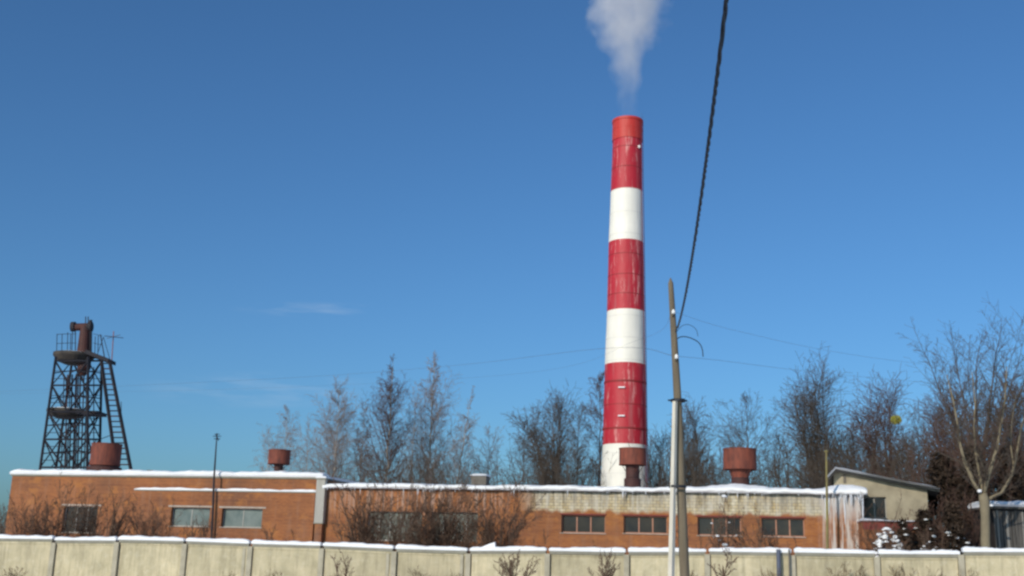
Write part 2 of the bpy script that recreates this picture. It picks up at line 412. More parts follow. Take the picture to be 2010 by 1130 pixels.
# ------------------------------------------------------------------ ground
def make_ground():
    xs = sorted(set([-4000, -2000, -900, -400, -200, -120] + [-80 + 2*i for i in range(81)] + [120, 200, 400, 900, 2000, 4000]))
    ys = sorted(set([-1500, -300, -80, -40] + [-20 + 2*i for i in range(86)] + [180, 220, 300, 450, 700, 1200, 2500, 5000]))
    vs = [(x, y, gz(x, y) + (ru(-0.04, 0.04) if abs(x) < 90 and -30 < y < 160 else 0)) for y in ys for x in xs]
    n = len(xs)
    fs = [(j*n+i, j*n+i+1, (j+1)*n+i+1, (j+1)*n+i) for j in range(len(ys)-1) for i in range(n-1)]
    mb = MB(); mb.add(vs, fs); mb.build('ground', 'snow', smooth=True, kind='structure', label='snow covered ground')
make_ground()

# ------------------------------------------------------------------ buildings
FW = Wall(75.5, -0.246)
PHI = FW.phi

def wall_mesh(mb, u0, u1, z0, z1, y, thick, opens):
    us = sorted(set([u0, u1] + [o[0] for o in opens] + [o[1] for o in opens]))
    zs = sorted(set([z0, z1] + [o[2] for o in opens] + [o[3] for o in opens]))
    def hole(i, j):
        if i < 0 or j < 0 or i >= len(us)-1 or j >= len(zs)-1: return True
        cu, cz = (us[i]+us[i+1])/2, (zs[j]+zs[j+1])/2
        return any(o[0] < cu < o[1] and o[2] < cz < o[3] for o in opens)
    for i in range(len(us)-1):
        for j in range(len(zs)-1):
            if hole(i, j): continue
            a, b, c, d = us[i], us[i+1], zs[j], zs[j+1]
            mb.add([(a,y,c),(b,y,c),(b,y,d),(a,y,d)], [(0,1,2,3)])
            mb.add([(a,y+thick,c),(b,y+thick,c),(b,y+thick,d),(a,y+thick,d)], [(3,2,1,0)])
            if hole(i-1, j): mb.add([(a,y,c),(a,y+thick,c),(a,y+thick,d),(a,y,d)], [(3,2,1,0)])
            if hole(i+1, j): mb.add([(b,y,c),(b,y+thick,c),(b,y+thick,d),(b,y,d)], [(0,1,2,3)])
            if hole(i, j-1): mb.add([(a,y,c),(b,y,c),(b,y+thick,c),(a,y+thick,c)], [(3,2,1,0)])
            if hole(i, j+1): mb.add([(a,y,d),(b,y,d),(b,y+thick,d),(a,y+thick,d)], [(0,1,2,3)])

def window(parent, u0, u1, z0, z1, y, npane, fm, gm, transom=False, label=None, fw=0.06, sill='sill'):
    """frame set 0.14 m back in the reveal, panes as children"""
    yf = y + 0.27
    mb = MB()
    mb.box(u0, u1, yf, yf+0.08, z0, z0+fw); mb.box(u0, u1, yf, yf+0.08, z1-fw, z1)
    mb.box(u0, u0+fw, yf, yf+0.08, z0+fw, z1-fw); mb.box(u1-fw, u1, yf, yf+0.08, z0+fw, z1-fw)
    iw = (u1-u0-2*fw)
    cuts = [u0+fw + iw*k/npane for k in range(npane+1)]
    for c in cuts[1:-1]: mb.box(c-fw*0.55, c+fw*0.55, yf-0.01, yf+0.07, z0+fw, z1-fw)
    fr = mb.build('window', fm, parent, label=label)
    for k in range(npane):
        a = cuts[k] + (fw*0.55 if k else 0); b = cuts[k+1] - (fw*0.55 if k < npane-1 else 0)
        g = MB(); tl = ru(-0.03, 0.03)
        g.add([(a, yf+0.04+tl, z0+fw), (b, yf+0.04-tl, z0+fw), (b, yf+0.04-tl, z1-fw), (a, yf+0.04+tl, z1-fw),
               (a, yf+0.05+tl, z0+fw), (b, yf+0.05-tl, z0+fw), (b, yf+0.05-tl, z1-fw), (a, yf+0.05+tl, z1-fw)],
              [(0,1,2,3),(7,6,5,4),(0,4,5,1),(1,5,6,2),(2,6,7,3),(3,7,4,0)])
        g.build('pane', gm, fr)
    if sill:
        s = MB(); s.box(u0-0.08, u1+0.08, y-0.09, yf-0.002, z0-0.05, z0-0.002); s.build('sill', sill, fr)
    return fr

def curb(parent, u0, u1, z, y): pass

O = FW.world(0, 0, 0)
# --- left building
LB = empty('brick_building', O, PHI, label='long orange brick building with a flat snowy roof, below the steel tower', cat='building')
lu0, lzt = FW.uz(24, 936); lu1, lzt1 = FW.uz(633, 938)
lz = (lzt + lzt1) / 2
zb = -1.2
opens = []
lwin = []
for (xa, ya, xb, yb, mat_, np_) in ((126, 993, 187, 1046, 'glassdark', 3), (342, 996, 414, 1034, 'glassgreen', 2), (441, 998, 517, 1036, 'glassgreen', 2)):
    a, zt = FW.uz(xa, ya); b, zl = FW.uz(xb, yb); opens.append((a, b, zl, zt)); lwin.append((a, b, zl, zt, mat_, np_))
bayu0, bayz = FW.uz(266, 963, -0.35); bayu1, bayz1 = FW.uz(619, 967, -0.35); bz = (bayz + bayz1)/2
left_open = [o for o in opens if o[1] < bayu0]
bay_open = [o for o in opens if o[1] >= bayu0]
DEP = 13.0
mb = MB(); wall_mesh(mb, lu0, lu1, zb, lz, 0, 0.4, left_open)
mb.box(lu0, lu0+0.4, 0.4, DEP, zb, lz); mb.box(lu1-0.4, lu1, 0.4, DEP, zb, lz); mb.box(lu0+0.4, lu1-0.4, DEP-0.4, DEP, zb, lz)
mb.build('wall', 'brick', LB)
mb = MB(); wall_mesh(mb, bayu0, bayu1, zb, bz, -0.35, 0.345, bay_open)
mb.build('projecting_bay', 'brick', LB)
mb = MB(); mb.box(lu0-0.08, lu1+0.06, -0.1, DEP+0.1, lz, lz+0.12); mb.build('roof', 'coping', LB)
mb = MB(); mb.box(lu0+0.5, lu1-0.5, 0.9, 1.0, zb, lz-0.05); mb.build('interior_dark_sheet', 'dark', LB)  # dark sheet added behind the windows in place of an unlit room
lt0 = FW.uz(24, 921)[1]; lt1 = FW.uz(630, 926)[1]
mb = MB(); snow_strip(mb, [(lu0-0.12, lz+0.12), (lu0+9, lz+0.12), (lu1-3.6, lz+0.12), (lu1+0.08, lz+0.12)], 1.2, 0.40, seed=3, lump=0.2, y0=-0.16)
mb.box(lu0, lu1, 0.9, DEP, lz+0.12, lz+0.3)
mb.build('snow_cap', 'snow', LB, smooth=False)
mb = MB(); mb.box(bayu0-0.05, bayu1+0.05, -0.40, -0.002, bz, bz+0.06); mb.build('ledge', 'coping', LB)
mb = MB(); snow_strip(mb, [(bayu0-0.07, bz+0.06), (bayu1+0.06, bz+0.06)], 0.40, 0.17, seed=5, lump=0.35, y0=-0.44)
mb.build('ledge_snow', 'snow', LB)
for k, (a, b, zl, zt, mt_, np_) in enumerate(lwin):
    y = 0 if b < bayu0 else -0.35
    w = window(LB, a, b, zl, zt, y, np_, 'framew', mt_)
    lt = MB(); lt.box(a-0.25, b+0.25, y-0.03, y-0.002, zt+0.03, zt+0.15); lt.build('lintel', 'sill', LB)
# small pieces sticking out of the roof snow
mb = MB(); u, z = FW.uz(291, 925)
mb.box(u-0.25, u+0.2, 0.2, 0.6, z-0.3, z+0.12); mb.build('roof_curb', 'fascia', LB)
# corner downpipe / pier between the two buildings
u0, zt = FW.uz(622, 938, -0.5); u1, zl = FW.uz(633, 1026, -0.5)
PR = empty('ventilation_duct', FW.world((u0+u1)/2, -0.5, zl), PHI, label='pale sheet duct standing upright where the two brick buildings meet', cat='duct')
hw = (u1-u0)/2; hh = zt - zl
mb = MB(); mb.box(-hw, hw, 0, 0.42, 0, hh-0.1); mb.build('duct_body', 'pillar', PR)
mb = MB(); mb.box(-hw-0.05, hw+0.05, -0.05, 0.45, hh-0.1, hh); mb.build('cap', 'coping', PR)
mb = MB(); mb.box(-hw-0.03, hw+0.03, -0.03, 0.44, -0.06, 0); mb.build('foot_plate', 'coping', PR)
mb = MB(); snow_strip(mb, [(-hw-0.06, hh), (hw+0.06, hh)], 0.5, 0.14, seed=9, step=0.1, y0=-0.06); mb.build('snow_cap', 'snow', PR)
mb = MB(); mb.box(-hw+0.06, hw-0.06, 0.05, 0.4, -(zl-zb), -0.06); mb.build('brick_base', 'brick', PR)

# --- right building
RB = empty('brick_workshop', O, PHI, label='low brick workshop with pale streaked upper wall and thick roof snow, behind the pole', cat='building')
ru0, ez = FW.uz(637, 962); ru1, ez1 = FW.uz(1688, 962)
za = FW.uz(700, 958)[1]; zb_ = FW.uz(1650, 962)[1]
rz = (za + zb_)/2
RDEP = 15.0
# eave follows the picture: its height drifts slightly
def eave(u): return za + (zb_-za) * (u - ru0) / (ru1 - ru0)
opens = []
rwin = []
for (xa, ya, xb, yb, fm, gm, np_) in ((722, 1003, 826, 1062, 'framew', 'glassblock', 5), (846, 1004, 936, 1062, 'framew', 'glassblock', 4),
        (1102, 1010, 1188, 1047, 'frame', 'glassdark', 3), (1224, 1012, 1310, 1048, 'frame', 'glassdark', 3),
        (1369, 1014, 1455, 1052, 'frame', 'glassdark', 3), (1494, 1016, 1580, 1054, 'frame', 'glassdark', 3)):
    a, zt = FW.uz(xa, ya); b, zl = FW.uz(xb, yb); opens.append((a, b, zl, zt)); rwin.append((a, b, zl, zt, fm, gm, np_))
pz = FW.uz(1300, 1006)[1]; px0 = FW.uz(1040, 1000)[0]; px1 = FW.uz(1612, 1000)[0]
M['brickpale'] = mat_brick('brick_with_pale_band', (0.42, 0.15, 0.036), (0.30, 0.095, 0.03), (0.20, 0.11, 0.07), pale=(pz, px0, px1, rz, px1+0.2))
ztop = min(za, zb_) - 0.02
mb = MB(); wall_mesh(mb, ru0+0.003, ru1, zb, ztop, 0, 0.4, opens)
mb.box(ru0+0.003, ru0+0.4, 0.4, RDEP, zb, ztop); mb.box(ru1-0.4, ru1, 0.4, RDEP, zb, ztop); mb.box(ru0+0.4, ru1-0.4, RDEP-0.4, RDEP, zb, ztop)
mb.build('wall', 'brickpale', RB)
mb = MB(); mb.box(ru0+0.5, ru1-0.5, 0.9, 1.0, zb, ztop-0.05); mb.build('interior_dark_sheet', 'dark', RB)  # same added dark sheet, standing in for the workshop's unlit inside
mb = MB(); mb.box(ru0+0.01, ru1+0.3, -0.35, RDEP+0.3, ztop, ztop+0.16); mb.build('roof', 'fascia', RB)
for k, (a, b, zl, zt, fm, gm, np_) in enumerate(rwin):
    w = window(RB, a, b, zl, zt, 0, np_, fm, gm, fw=0.075 if k > 1 else 0.05, sill='sill')
    if k > 1:
        lt = MB(); lt.box(a-0.1, b+0.1, -0.035, -0.002, zt+0.01, zt+0.10); lt.build('lintel', 'redwall', RB)
# roof snow: bright rounded lip at the eave, then a sheet that rises gently away from it
def roof_snow():
    nx, ny = 220, 16
    vs = []; rr = random.Random(11)
    for j in range(ny+1):
        t = j / ny; y = -0.5 + 7.5 * t ** 1.5
        for i in range(nx+1):
            u = ru0 + 0.05 + (ru1 + 0.35 - ru0) * i / nx
            w_ = 0.03*math.sin(u*0.55) + 0.025*math.sin(u*1.7+1) + 0.02*math.sin(u*4.1+2) + 0.015*math.sin(u*9.3) + rr.uniform(-0.012, 0.012)
            drift = 0.22*math.exp(-((u-FW.uz(1452, 940)[0])/2.2)**2) * (1 if j > 2 else 0.1)
            drift += 0.30*math.exp(-((u-FW.uz(1655, 940)[0])/1.3)**2) * (1 if j > 2 else 0.2)
            hang = 0.0
            if j == 0: z = ztop + 0.06 - 0.05*abs(math.sin(u*1.3))*(0.5+0.5*math.sin(u*0.37)) + w_
            elif j == 1: z = ztop + 0.16 + w_; y = -0.60 + 0.05*math.sin(u*2.3)
            elif j == 2: z = ztop + 0.30 + w_; y = -0.45
            else: z = ztop + 0.32 + 0.06*(y+0.45) + w_ + drift
            vs.append((u, y, z))
    n = nx + 1
    fs = [(j*n+i, j*n+i+1, (j+1)*n+i+1, (j+1)*n+i) for j in range(ny) for i in range(nx)]
    # underside lip and ends
    k = len(vs)
    for i in range(nx+1): vs.append((vs[i][0], -0.36, ztop - 0.002))
    fs += [(i+1, i, k+i, k+i+1) for i in range(nx)]
    k2 = len(vs)
    for i in range(nx+1): vs.append((vs[ny*n+i][0], 7.5, ztop + 0.1))
    fs += [(ny*n+i, ny*n+i+1, k2+i+1, k2+i) for i in range(nx)]
    for e in (0, nx):
        ring = [j*n+e for j in range(ny+1)] + [k2+e, k+e]
        fs.append(tuple(ring))
    mb = MB(); mb.add(vs, fs); mb.build('roof_snow', 'snow', RB, smooth=True)
roof_snow()
# icicles and frozen runs under the eave
mb = MB(); rr = random.Random(21)
for k in range(330):
    u = rr.uniform(ru0+0.3, ru1+0.2)
    dens = 1.0 if u > px1 else (0.35 if u > px0 else 0.6)
    if rr.random() > dens*(0.25+0.9*max(0, math.sin(u*0.9)+math.sin(u*2.3+1)*0.6)): continue
    L = rr.uniform(0.08, 0.34)*(1+0.6*math.sin(u*1.7)) * (2.2 if u > px1 else 1.0)
    y = rr.uniform(-0.5, -0.3); r = rr.uniform(0.015, 0.04)
    mb.tube([(u, y, ztop + 0.02), (u + rr.uniform(-.01, .01), y, ztop - L*0.5), (u, y, ztop - L)], [r, r*0.7, 0.003], 4, caps=False)
mb.build('icicles', 'ice', RB, kind='stuff')
mb = MB(); rr = random.Random(5)
for k in range(11):      # frozen curtains on the right-hand corner
    u = px1 + 0.25 + (ru1 + 0.1 - px1) * k / 11 + rr.uniform(-.05, .05)
    L = rr.uniform(0.3, 1.3) if k % 5 else rr.uniform(1.6, 2.7); w_ = rr.uniform(0.02, 0.06)
    pts = [(u, -0.06 - w_*0.4, ztop - 0.01)] + [(u + rr.uniform(-.03, .03), -0.03 - w_*0.3, ztop - L*t) for t in (0.3, 0.6, 0.85, 1)]
    mb.tube(pts, [w_*1.4, w_, w_*0.8, w_*0.5, 0.01], 5, caps=False)
mb.build('frozen_runs', 'ice', RB, kind='stuff')
# small low vent on this roof, snow on top
u, z = FW.uz(943, 938, 3.0)
LV = empty('roof_hatch', FW.world(u, 3.0, z), PHI, label='small dark roof hatch with snow on its lid, on the workshop roof', cat='roof hatch')
mb = MB(); mb.box(-0.55, 0.55, -0.5, 0.5, -0.5, 0.12); mb.build('hatch_body', 'fascia', LV)
mb = MB(); snow_strip(mb, [(-0.6, 0.12), (0.6, 0.12)], 1.1, 0.14, seed=4, step=0.2); mb.build('snow_cap', 'snow', LV)

# --- roof ventilators
def ventilator(px, ytop, ydrum, ybot, wd, wn, Y, label, mat='rust', taper=False, rib=True):
    top = P(px, ytop, Y); dr = P(px, ydrum, Y); bt = P(px, ybot, Y)
    s = (top - EYE).dot(F) / FPX
    r = wd*s/2; rn = wn*s/2
    E = empty('roof_ventilator', (bt.x, Y, bt.z), 0, label=label, cat='roof ventilator', group='rusty drum ventilators on the roofs')
    H1 = dr.z - bt.z; H2 = top.z - bt.z
    mb = MB(); mb.lathe([(r*0.97, H1), (r, H1+0.02), (r, H2-0.02), (r*0.98, H2), (r*0.95, H2), (r*0.95, H1+0.02), (r*0.93, H1)], 36, close=True); mb.build('drum', mat, E, smooth=False)
    mb = MB(); mb.lathe([(r*0.94, H2-0.16), (r*0.6, H2-0.08), (0.02, H2-0.02), (0.02, H2-0.05), (r*0.6, H2-0.11), (r*0.94, H2-0.19)], 24); mb.build('inner_cap', 'rustdark', E)
    for zz in ((H1+0.03, H2-0.03) if rib else ()):
        mb = MB(); mb.lathe([(r+0.002, zz-0.03), (r+0.035, zz-0.03), (r+0.035, zz+0.03), (r+0.002, zz+0.03)], 36, close=True); mb.build('stiffening_ring', mat, E)
    mb = MB(); mb.lathe([(rn*(1.0), -0.8), (rn, H1*0.25), (rn*(1.25 if taper else 1.0), H1*0.8), (rn*(1.45 if taper else 1.05), H1+0.3)], 28); mb.build('neck', mat if taper else 'rustdark', E)
    ff = 1.06 if taper else 1.22
    mb = MB(); mb.lathe([(rn*ff, -0.5), (rn*ff, 0.08), (rn*1.02, 0.12), (rn*1.02, -0.5)], 28, close=True); mb.build('flashing', 'rustdark', E)
    for k in range(4):
        a = k*math.pi/2 + 0.4; c, s_ = math.cos(a), math.sin(a)
        mb = MB(); mb.tube([(rn*c, rn*s_, H1*0.5), (r*0.96*c, r*0.96*s_, H1+0.06)], 0.025, 4); mb.build('strut', 'rustdark', E)
    return E
ventilator(205, 871, 914, 919, 57, 53, 88.5, 'red-brown drum ventilator on the brick building roof in front of the steel tower')
ventilator(546, 883, 911, 927, 42, 17, 83.5, 'small dark red-brown drum ventilator alone near the end of the brick building roof', mat='rustdark' if False else 'rust')
ventilator(1241.5, 880, 913, 942, 52, 27, 77, 'rusty drum ventilator standing in front of the striped chimney foot')
ventilator(1453, 881, 922, 941, 64, 33, 74, 'widest rusty drum ventilator, on a tapered neck right of the utility pole', taper=True)

# ------------------------------------------------------------------ chimney
def chimney():
    Y = 118.0
    rows = [(228, 1232, 56), (268, 1231.5, 57), (368, 1230, 62), (468, 1229, 68), (605, 1228.5, 74), (710, 1227.5, 80), (870, 1226.5, 87), (945, 1225.5, 92)]
    pts = []
    for y, x, w in rows:
        p = P(x, y, Y); s = (p - EYE).dot(F) / FPX; rr_ = w*s/2; pts.append((p.x, P(x, y, Y-rr_*0.97).z, rr_))
    base = empty('chimney', (pts[-1][0], Y, gz(pts[-1][0])), 0, label='tall smoking chimney painted in red and white bands', cat='chimney')
    bx, bz_ = pts[-1][0], base.location.z
    r_bot = pts[-1][2] + (pts[-1][2]-pts[3][2]) / (pts[3][1]-pts[-1][1]) * (pts[-1][1]-bz_)
    # slight lean of the real stack, as a shear of ring centres
    ring = [(bx, bz_, r_bot)] + [pts[i] for i in range(len(pts)-1, -1, -1)]
    def at(z):
        for (xa, za_, ra), (xb, zb2, rb) in zip(ring[:-1], ring[1:]):
            if za_ <= z <= zb2 + 1e-6:
                t = (z-za_)/(zb2-za_); return xa+(xb-xa)*t, ra+(rb-ra)*t
        return ring[-1][0], ring[-1][2]
    def band(z0, z1, mat, name, extra=0.0, n=56):
        mb = MB(); k = max(3, int((z1-z0)/0.8)); vs = []; nn = n
        for j in range(k+1):
            z = z0 + (z1-z0)*j/k; x, r = at(z); r += extra
            for i in range(nn):
                a = 2*math.pi*i/nn; w_ = 1 + 0.004*math.sin(a*5+z)
                vs.append((x-bx + r*w_*math.cos(a), r*w_*math.sin(a), z-bz_))
        fs = [(j*nn+i, j*nn+(i+1)%nn, (j+1)*nn+(i+1)%nn, (j+1)*nn+i) for j in range(k) for i in range(nn)]
        mb.add(vs, fs); return mb.build(name, mat, base, smooth=True)
    zs = [p[1] for p in pts]            # top .. bottom
    band(zs[2], zs[0], 'red', 'red_band'); band(zs[3], zs[2], 'white', 'white_band'); band(zs[4], zs[3], 'red', 'red_band')
    band(zs[5], zs[4], 'white', 'white_band'); band(zs[6], zs[5], 'red', 'red_band'); band(bz_, zs[6], 'white', 'white_band')
    # collar near the mouth, rim and flue
    band(zs[1], zs[0]-0.25, 'redtop', 'collar', 0.07)
    x, r = at(zs[0])
    mb = MB(); mb.lathe([(r+0.14, zs[0]-bz_-0.25), (r+0.14, zs[0]-bz_+0.05), (r-0.28, zs[0]-bz_+0.05), (r-0.30, zs[0]-bz_-3.0), (r-0.05, zs[0]-bz_-3.0), (r-0.02, zs[0]-bz_-0.25)], 48, cx=x-bx, close=True)
    mb.build('rim', 'redtop', base)
    mb = MB(); mb.lathe([(r-0.34, zs[0]-bz_-6), (r-0.33, zs[0]-bz_-0.1), (r-0.42, zs[0]-bz_-0.1), (r-0.43, zs[0]-bz_-6)], 40, cx=x-bx, close=True); mb.build('flue_lining', 'soot', base)
    # steel hoops
    rr = random.Random(2)
    z = bz_ + 3
    while z < zs[0] - 1.0:
        x, r = at(z)
        mt_ = 'hoopw' if (z < zs[6] or zs[5] < z < zs[4] or zs[3] < z < zs[2]) else 'hoop'
        big = any(abs(z - P(1227, yy, Y).z) < 1.2 for yy in (770, 826))
        if z > zs[1]: mt_ = 'redtop'; r += 0.07
        e = 0.075 if big else 0.018; h = 0.09 if big else 0.04
        mb = MB(); mb.lathe([(r-0.01, z-bz_-h), (r+e, z-bz_-h), (r+e, z-bz_+h), (r-0.01, z-bz_+h)], 48, cx=x-bx, close=True)
        mb.build('hoop', mt_, base)
        z += rr.uniform(2.1, 2.7)
    # ladder with cage up the right flank, slightly to the front
    ang = R(-34); rails = MB(); pr = []
    z = bz_ + 2.5
    c, s_ = math.cos(ang), math.sin(ang)
    L0, L1 = [], []
    while z < zs[0] + 0.8:
        x, r = at(min(z, zs[0])); r += 0.22
        for lst, o in ((L0, -0.22), (L1, 0.22)):
            lst.append((x-bx + r*c - o*s_, r*s_ + o*c, z-bz_))
        z += 2.0
    for lst in (L0, L1): mb = MB(); mb.tube(lst, 0.028, 4); mb.build('ladder_rail', 'hoop', base)
    rg = MB(); z = bz_ + 2.6
    while z < zs[0] + 0.6:
        x, r = at(min(z, zs[0])); r += 0.22
        rg.tube([(x-bx + r*c + 0.22*s_, r*s_ - 0.22*c, z-bz_), (x-bx + r*c - 0.22*s_, r*s_ + 0.22*c, z-bz_)], 0.014, 3, caps=False); z += 0.35
    rg.build('ladder_rungs', 'hoop', base, kind='stuff')
    # two little snowy brackets on the lower hoops
    for yy in (769, 824):
        p = P(1220, yy, Y); x, r = at(p.z)
        a = R(-105); mb = MB(); mb.box(-0.35, 0.35, -0.16, 0.0, 0, 0.12)
        b = mb.build('snowy_bracket', 'snow', base); b.location = (x-bx + (r+0.08)*math.cos(a), (r+0.08)*math.sin(a), p.z-bz_+0.09); b.rotation_euler = (0, 0, a+math.pi/2)
    p = P(1252, 296, Y); x, r = at(p.z); mb = MB(); mb.lathe([(0.12, -0.15), (0.16, 0), (0.12, 0.15)], 10)
    b = mb.build('warning_lamp', 'ceramic', base); b.location = (x-bx+(r+0.12)*math.cos(R(-48)), (r+0.12)*math.sin(R(-48)), p.z-bz_)
    return base, at, zs[0], Y
CH, ch_at, ch_top, ch_Y = chimney()

# ------------------------------------------------------------------ smoke (a closed volume with its own noise)
def smoke():
    x0, r0 = ch_at(ch_top)
    # centre line and radius against height above the mouth, read off the photograph
    rows = [(228, 1232, 24), (180, 1232, 27), (140, 1233, 34), (100, 1235, 43), (60, 1231, 62), (20, 1231, 70), (-60, 1228, 84), (-160, 1215, 105), (-280, 1200, 135)]
    cl = []
    for y, x, w in rows:
        p = P(x, y, ch_Y); s = (p - EYE).dot(F)/FPX; cl.append((p.z, p.x, w*s*(0.95 if y < 120 else 0.92)))
    z0 = ch_top + 0.07
    mb = MB(); n = 28; vs = []
    for z, x, r in cl:
        for i in range(n):
            a = 2*math.pi*i/n; vs.append((x-x0 + 1.75*r*math.cos(a), 1.75*r*math.sin(a), max(z, z0)-ch_top))
    fs = [(j*n+i, j*n+(i+1)%n, (j+1)*n+(i+1)%n, (j+1)*n+i) for j in range(len(cl)-1) for i in range(n)]
    fs.append(tuple(range(n-1, -1, -1))); fs.append(tuple((len(cl)-1)*n+k for k in range(n)))
    mb.add(vs, fs)
    mt = bpy.data.materials.new('grey_smoke'); mt.use_nodes = True; nt = mt.node_tree; nt.nodes.clear()
    o = nt.nodes.new('ShaderNodeOutputMaterial'); v = nt.nodes.new('ShaderNodeVolumePrincipled'); nt.links.new(v.outputs[0], o.inputs['Volume'])
    co = objco(nt)
    s3 = nt.nodes.new('ShaderNodeSeparateXYZ')
    # turbulent displacement of the coordinates
    wn_ = nt.nodes.new('ShaderNodeTexNoise'); wn_.inputs['Scale'].default_value = 0.32; wn_.inputs['Detail'].default_value = 4
    nt.links.new(co, wn_.inputs['Vector'])
    sub = nt.nodes.new('ShaderNodeVectorMath'); sub.operation = 'SUBTRACT'; nt.links.new(wn_.outputs['Color'], sub.inputs[0]); sub.inputs[1].default_value = (0.5, 0.5, 0.5)
    nt.links.new(co, s3.inputs[0])
    zf = s3.outputs[2]
    fc = nt.nodes.new('ShaderNodeFloatCurve')    # radius curve, normalised
    ztot = cl[-1][0]-ch_top; rmax = cl[-1][2]
    def curve(vals):
        f = nt.nodes.new('ShaderNodeFloatCurve'); c = f.mapping.curves[0]
        c.points[0].location = vals[0]; c.points[-1].location = vals[-1]
        for q in vals[1:-1]: c.points.new(*q)
        f.mapping.update(); nt.links.new(mathn(nt, 'DIVIDE', zf, ztot), f.inputs['Value']); return f.outputs[0]
    nt.nodes.remove(fc)
    rad = mathn(nt, 'MULTIPLY', curve([(max(0, (z-ch_top)/ztot), r/rmax) for z, x, r in cl]), rmax)
    cx = mathn(nt, 'MULTIPLY', mathn(nt, 'SUBTRACT', curve([(max(0, (z-ch_top)/ztot), 0.5 + (x-x0)/20) for z, x, r in cl]), 0.5), 20)
    sc_ = nt.nodes.new('ShaderNodeVectorMath'); sc_.operation = 'SCALE'; nt.links.new(sub.outputs[0], sc_.inputs[0])
    nt.links.new(mathn(nt, 'MULTIPLY', rad, 2.2), sc_.inputs['Scale'])
    ad = nt.nodes.new('ShaderNodeVectorMath'); ad.operation = 'ADD'; nt.links.new(co, ad.inputs[0]); nt.links.new(sc_.outputs[0], ad.inputs[1])
    s4 = nt.nodes.new('ShaderNodeSeparateXYZ'); nt.links.new(ad.outputs[0], s4.inputs[0])
    dx = mathn(nt, 'SUBTRACT', s4.outputs[0], cx); dy = s4.outputs[1]
    dist = mathn(nt, 'SQRT', mathn(nt, 'ADD', mathn(nt, 'MULTIPLY', dx, dx), mathn(nt, 'MULTIPLY', dy, dy)))
    q = mathn(nt, 'DIVIDE', dist, rad)
    body = rng(nt, q, 0.45, 1.12, 1, 0)
    fine = noise(nt, co, 0.75, 6, 0.65, (1, 1, 0.6))
    dn = mathn(nt, 'MULTIPLY', body, rng(nt, fine, 0.28, 0.66, 0.08, 1.0))
    up = curve([(0, 0.12), (0.10, 0.28), (0.2, 0.65), (0.32, 1.0), (0.6, 0.9), (0.85, 0.6), (1, 0)])
    dn = mathn(nt, 'MULTIPLY', dn, up)
    nt.links.new(mathn(nt, 'MULTIPLY', dn, 0.5), v.inputs['Density'])
    v.inputs['Color'].default_value = (0.90, 0.88, 0.88, 1); v.inputs['Anisotropy'].default_value = 0.1
    ob = mb.build('smoke_plume', mt, None, label='pale grey smoke rising from the mouth of the striped chimney', cat='smoke')
    ob.location = (x0, ch_Y, ch_top)
    ob['kind'] = 'thing'
smoke()

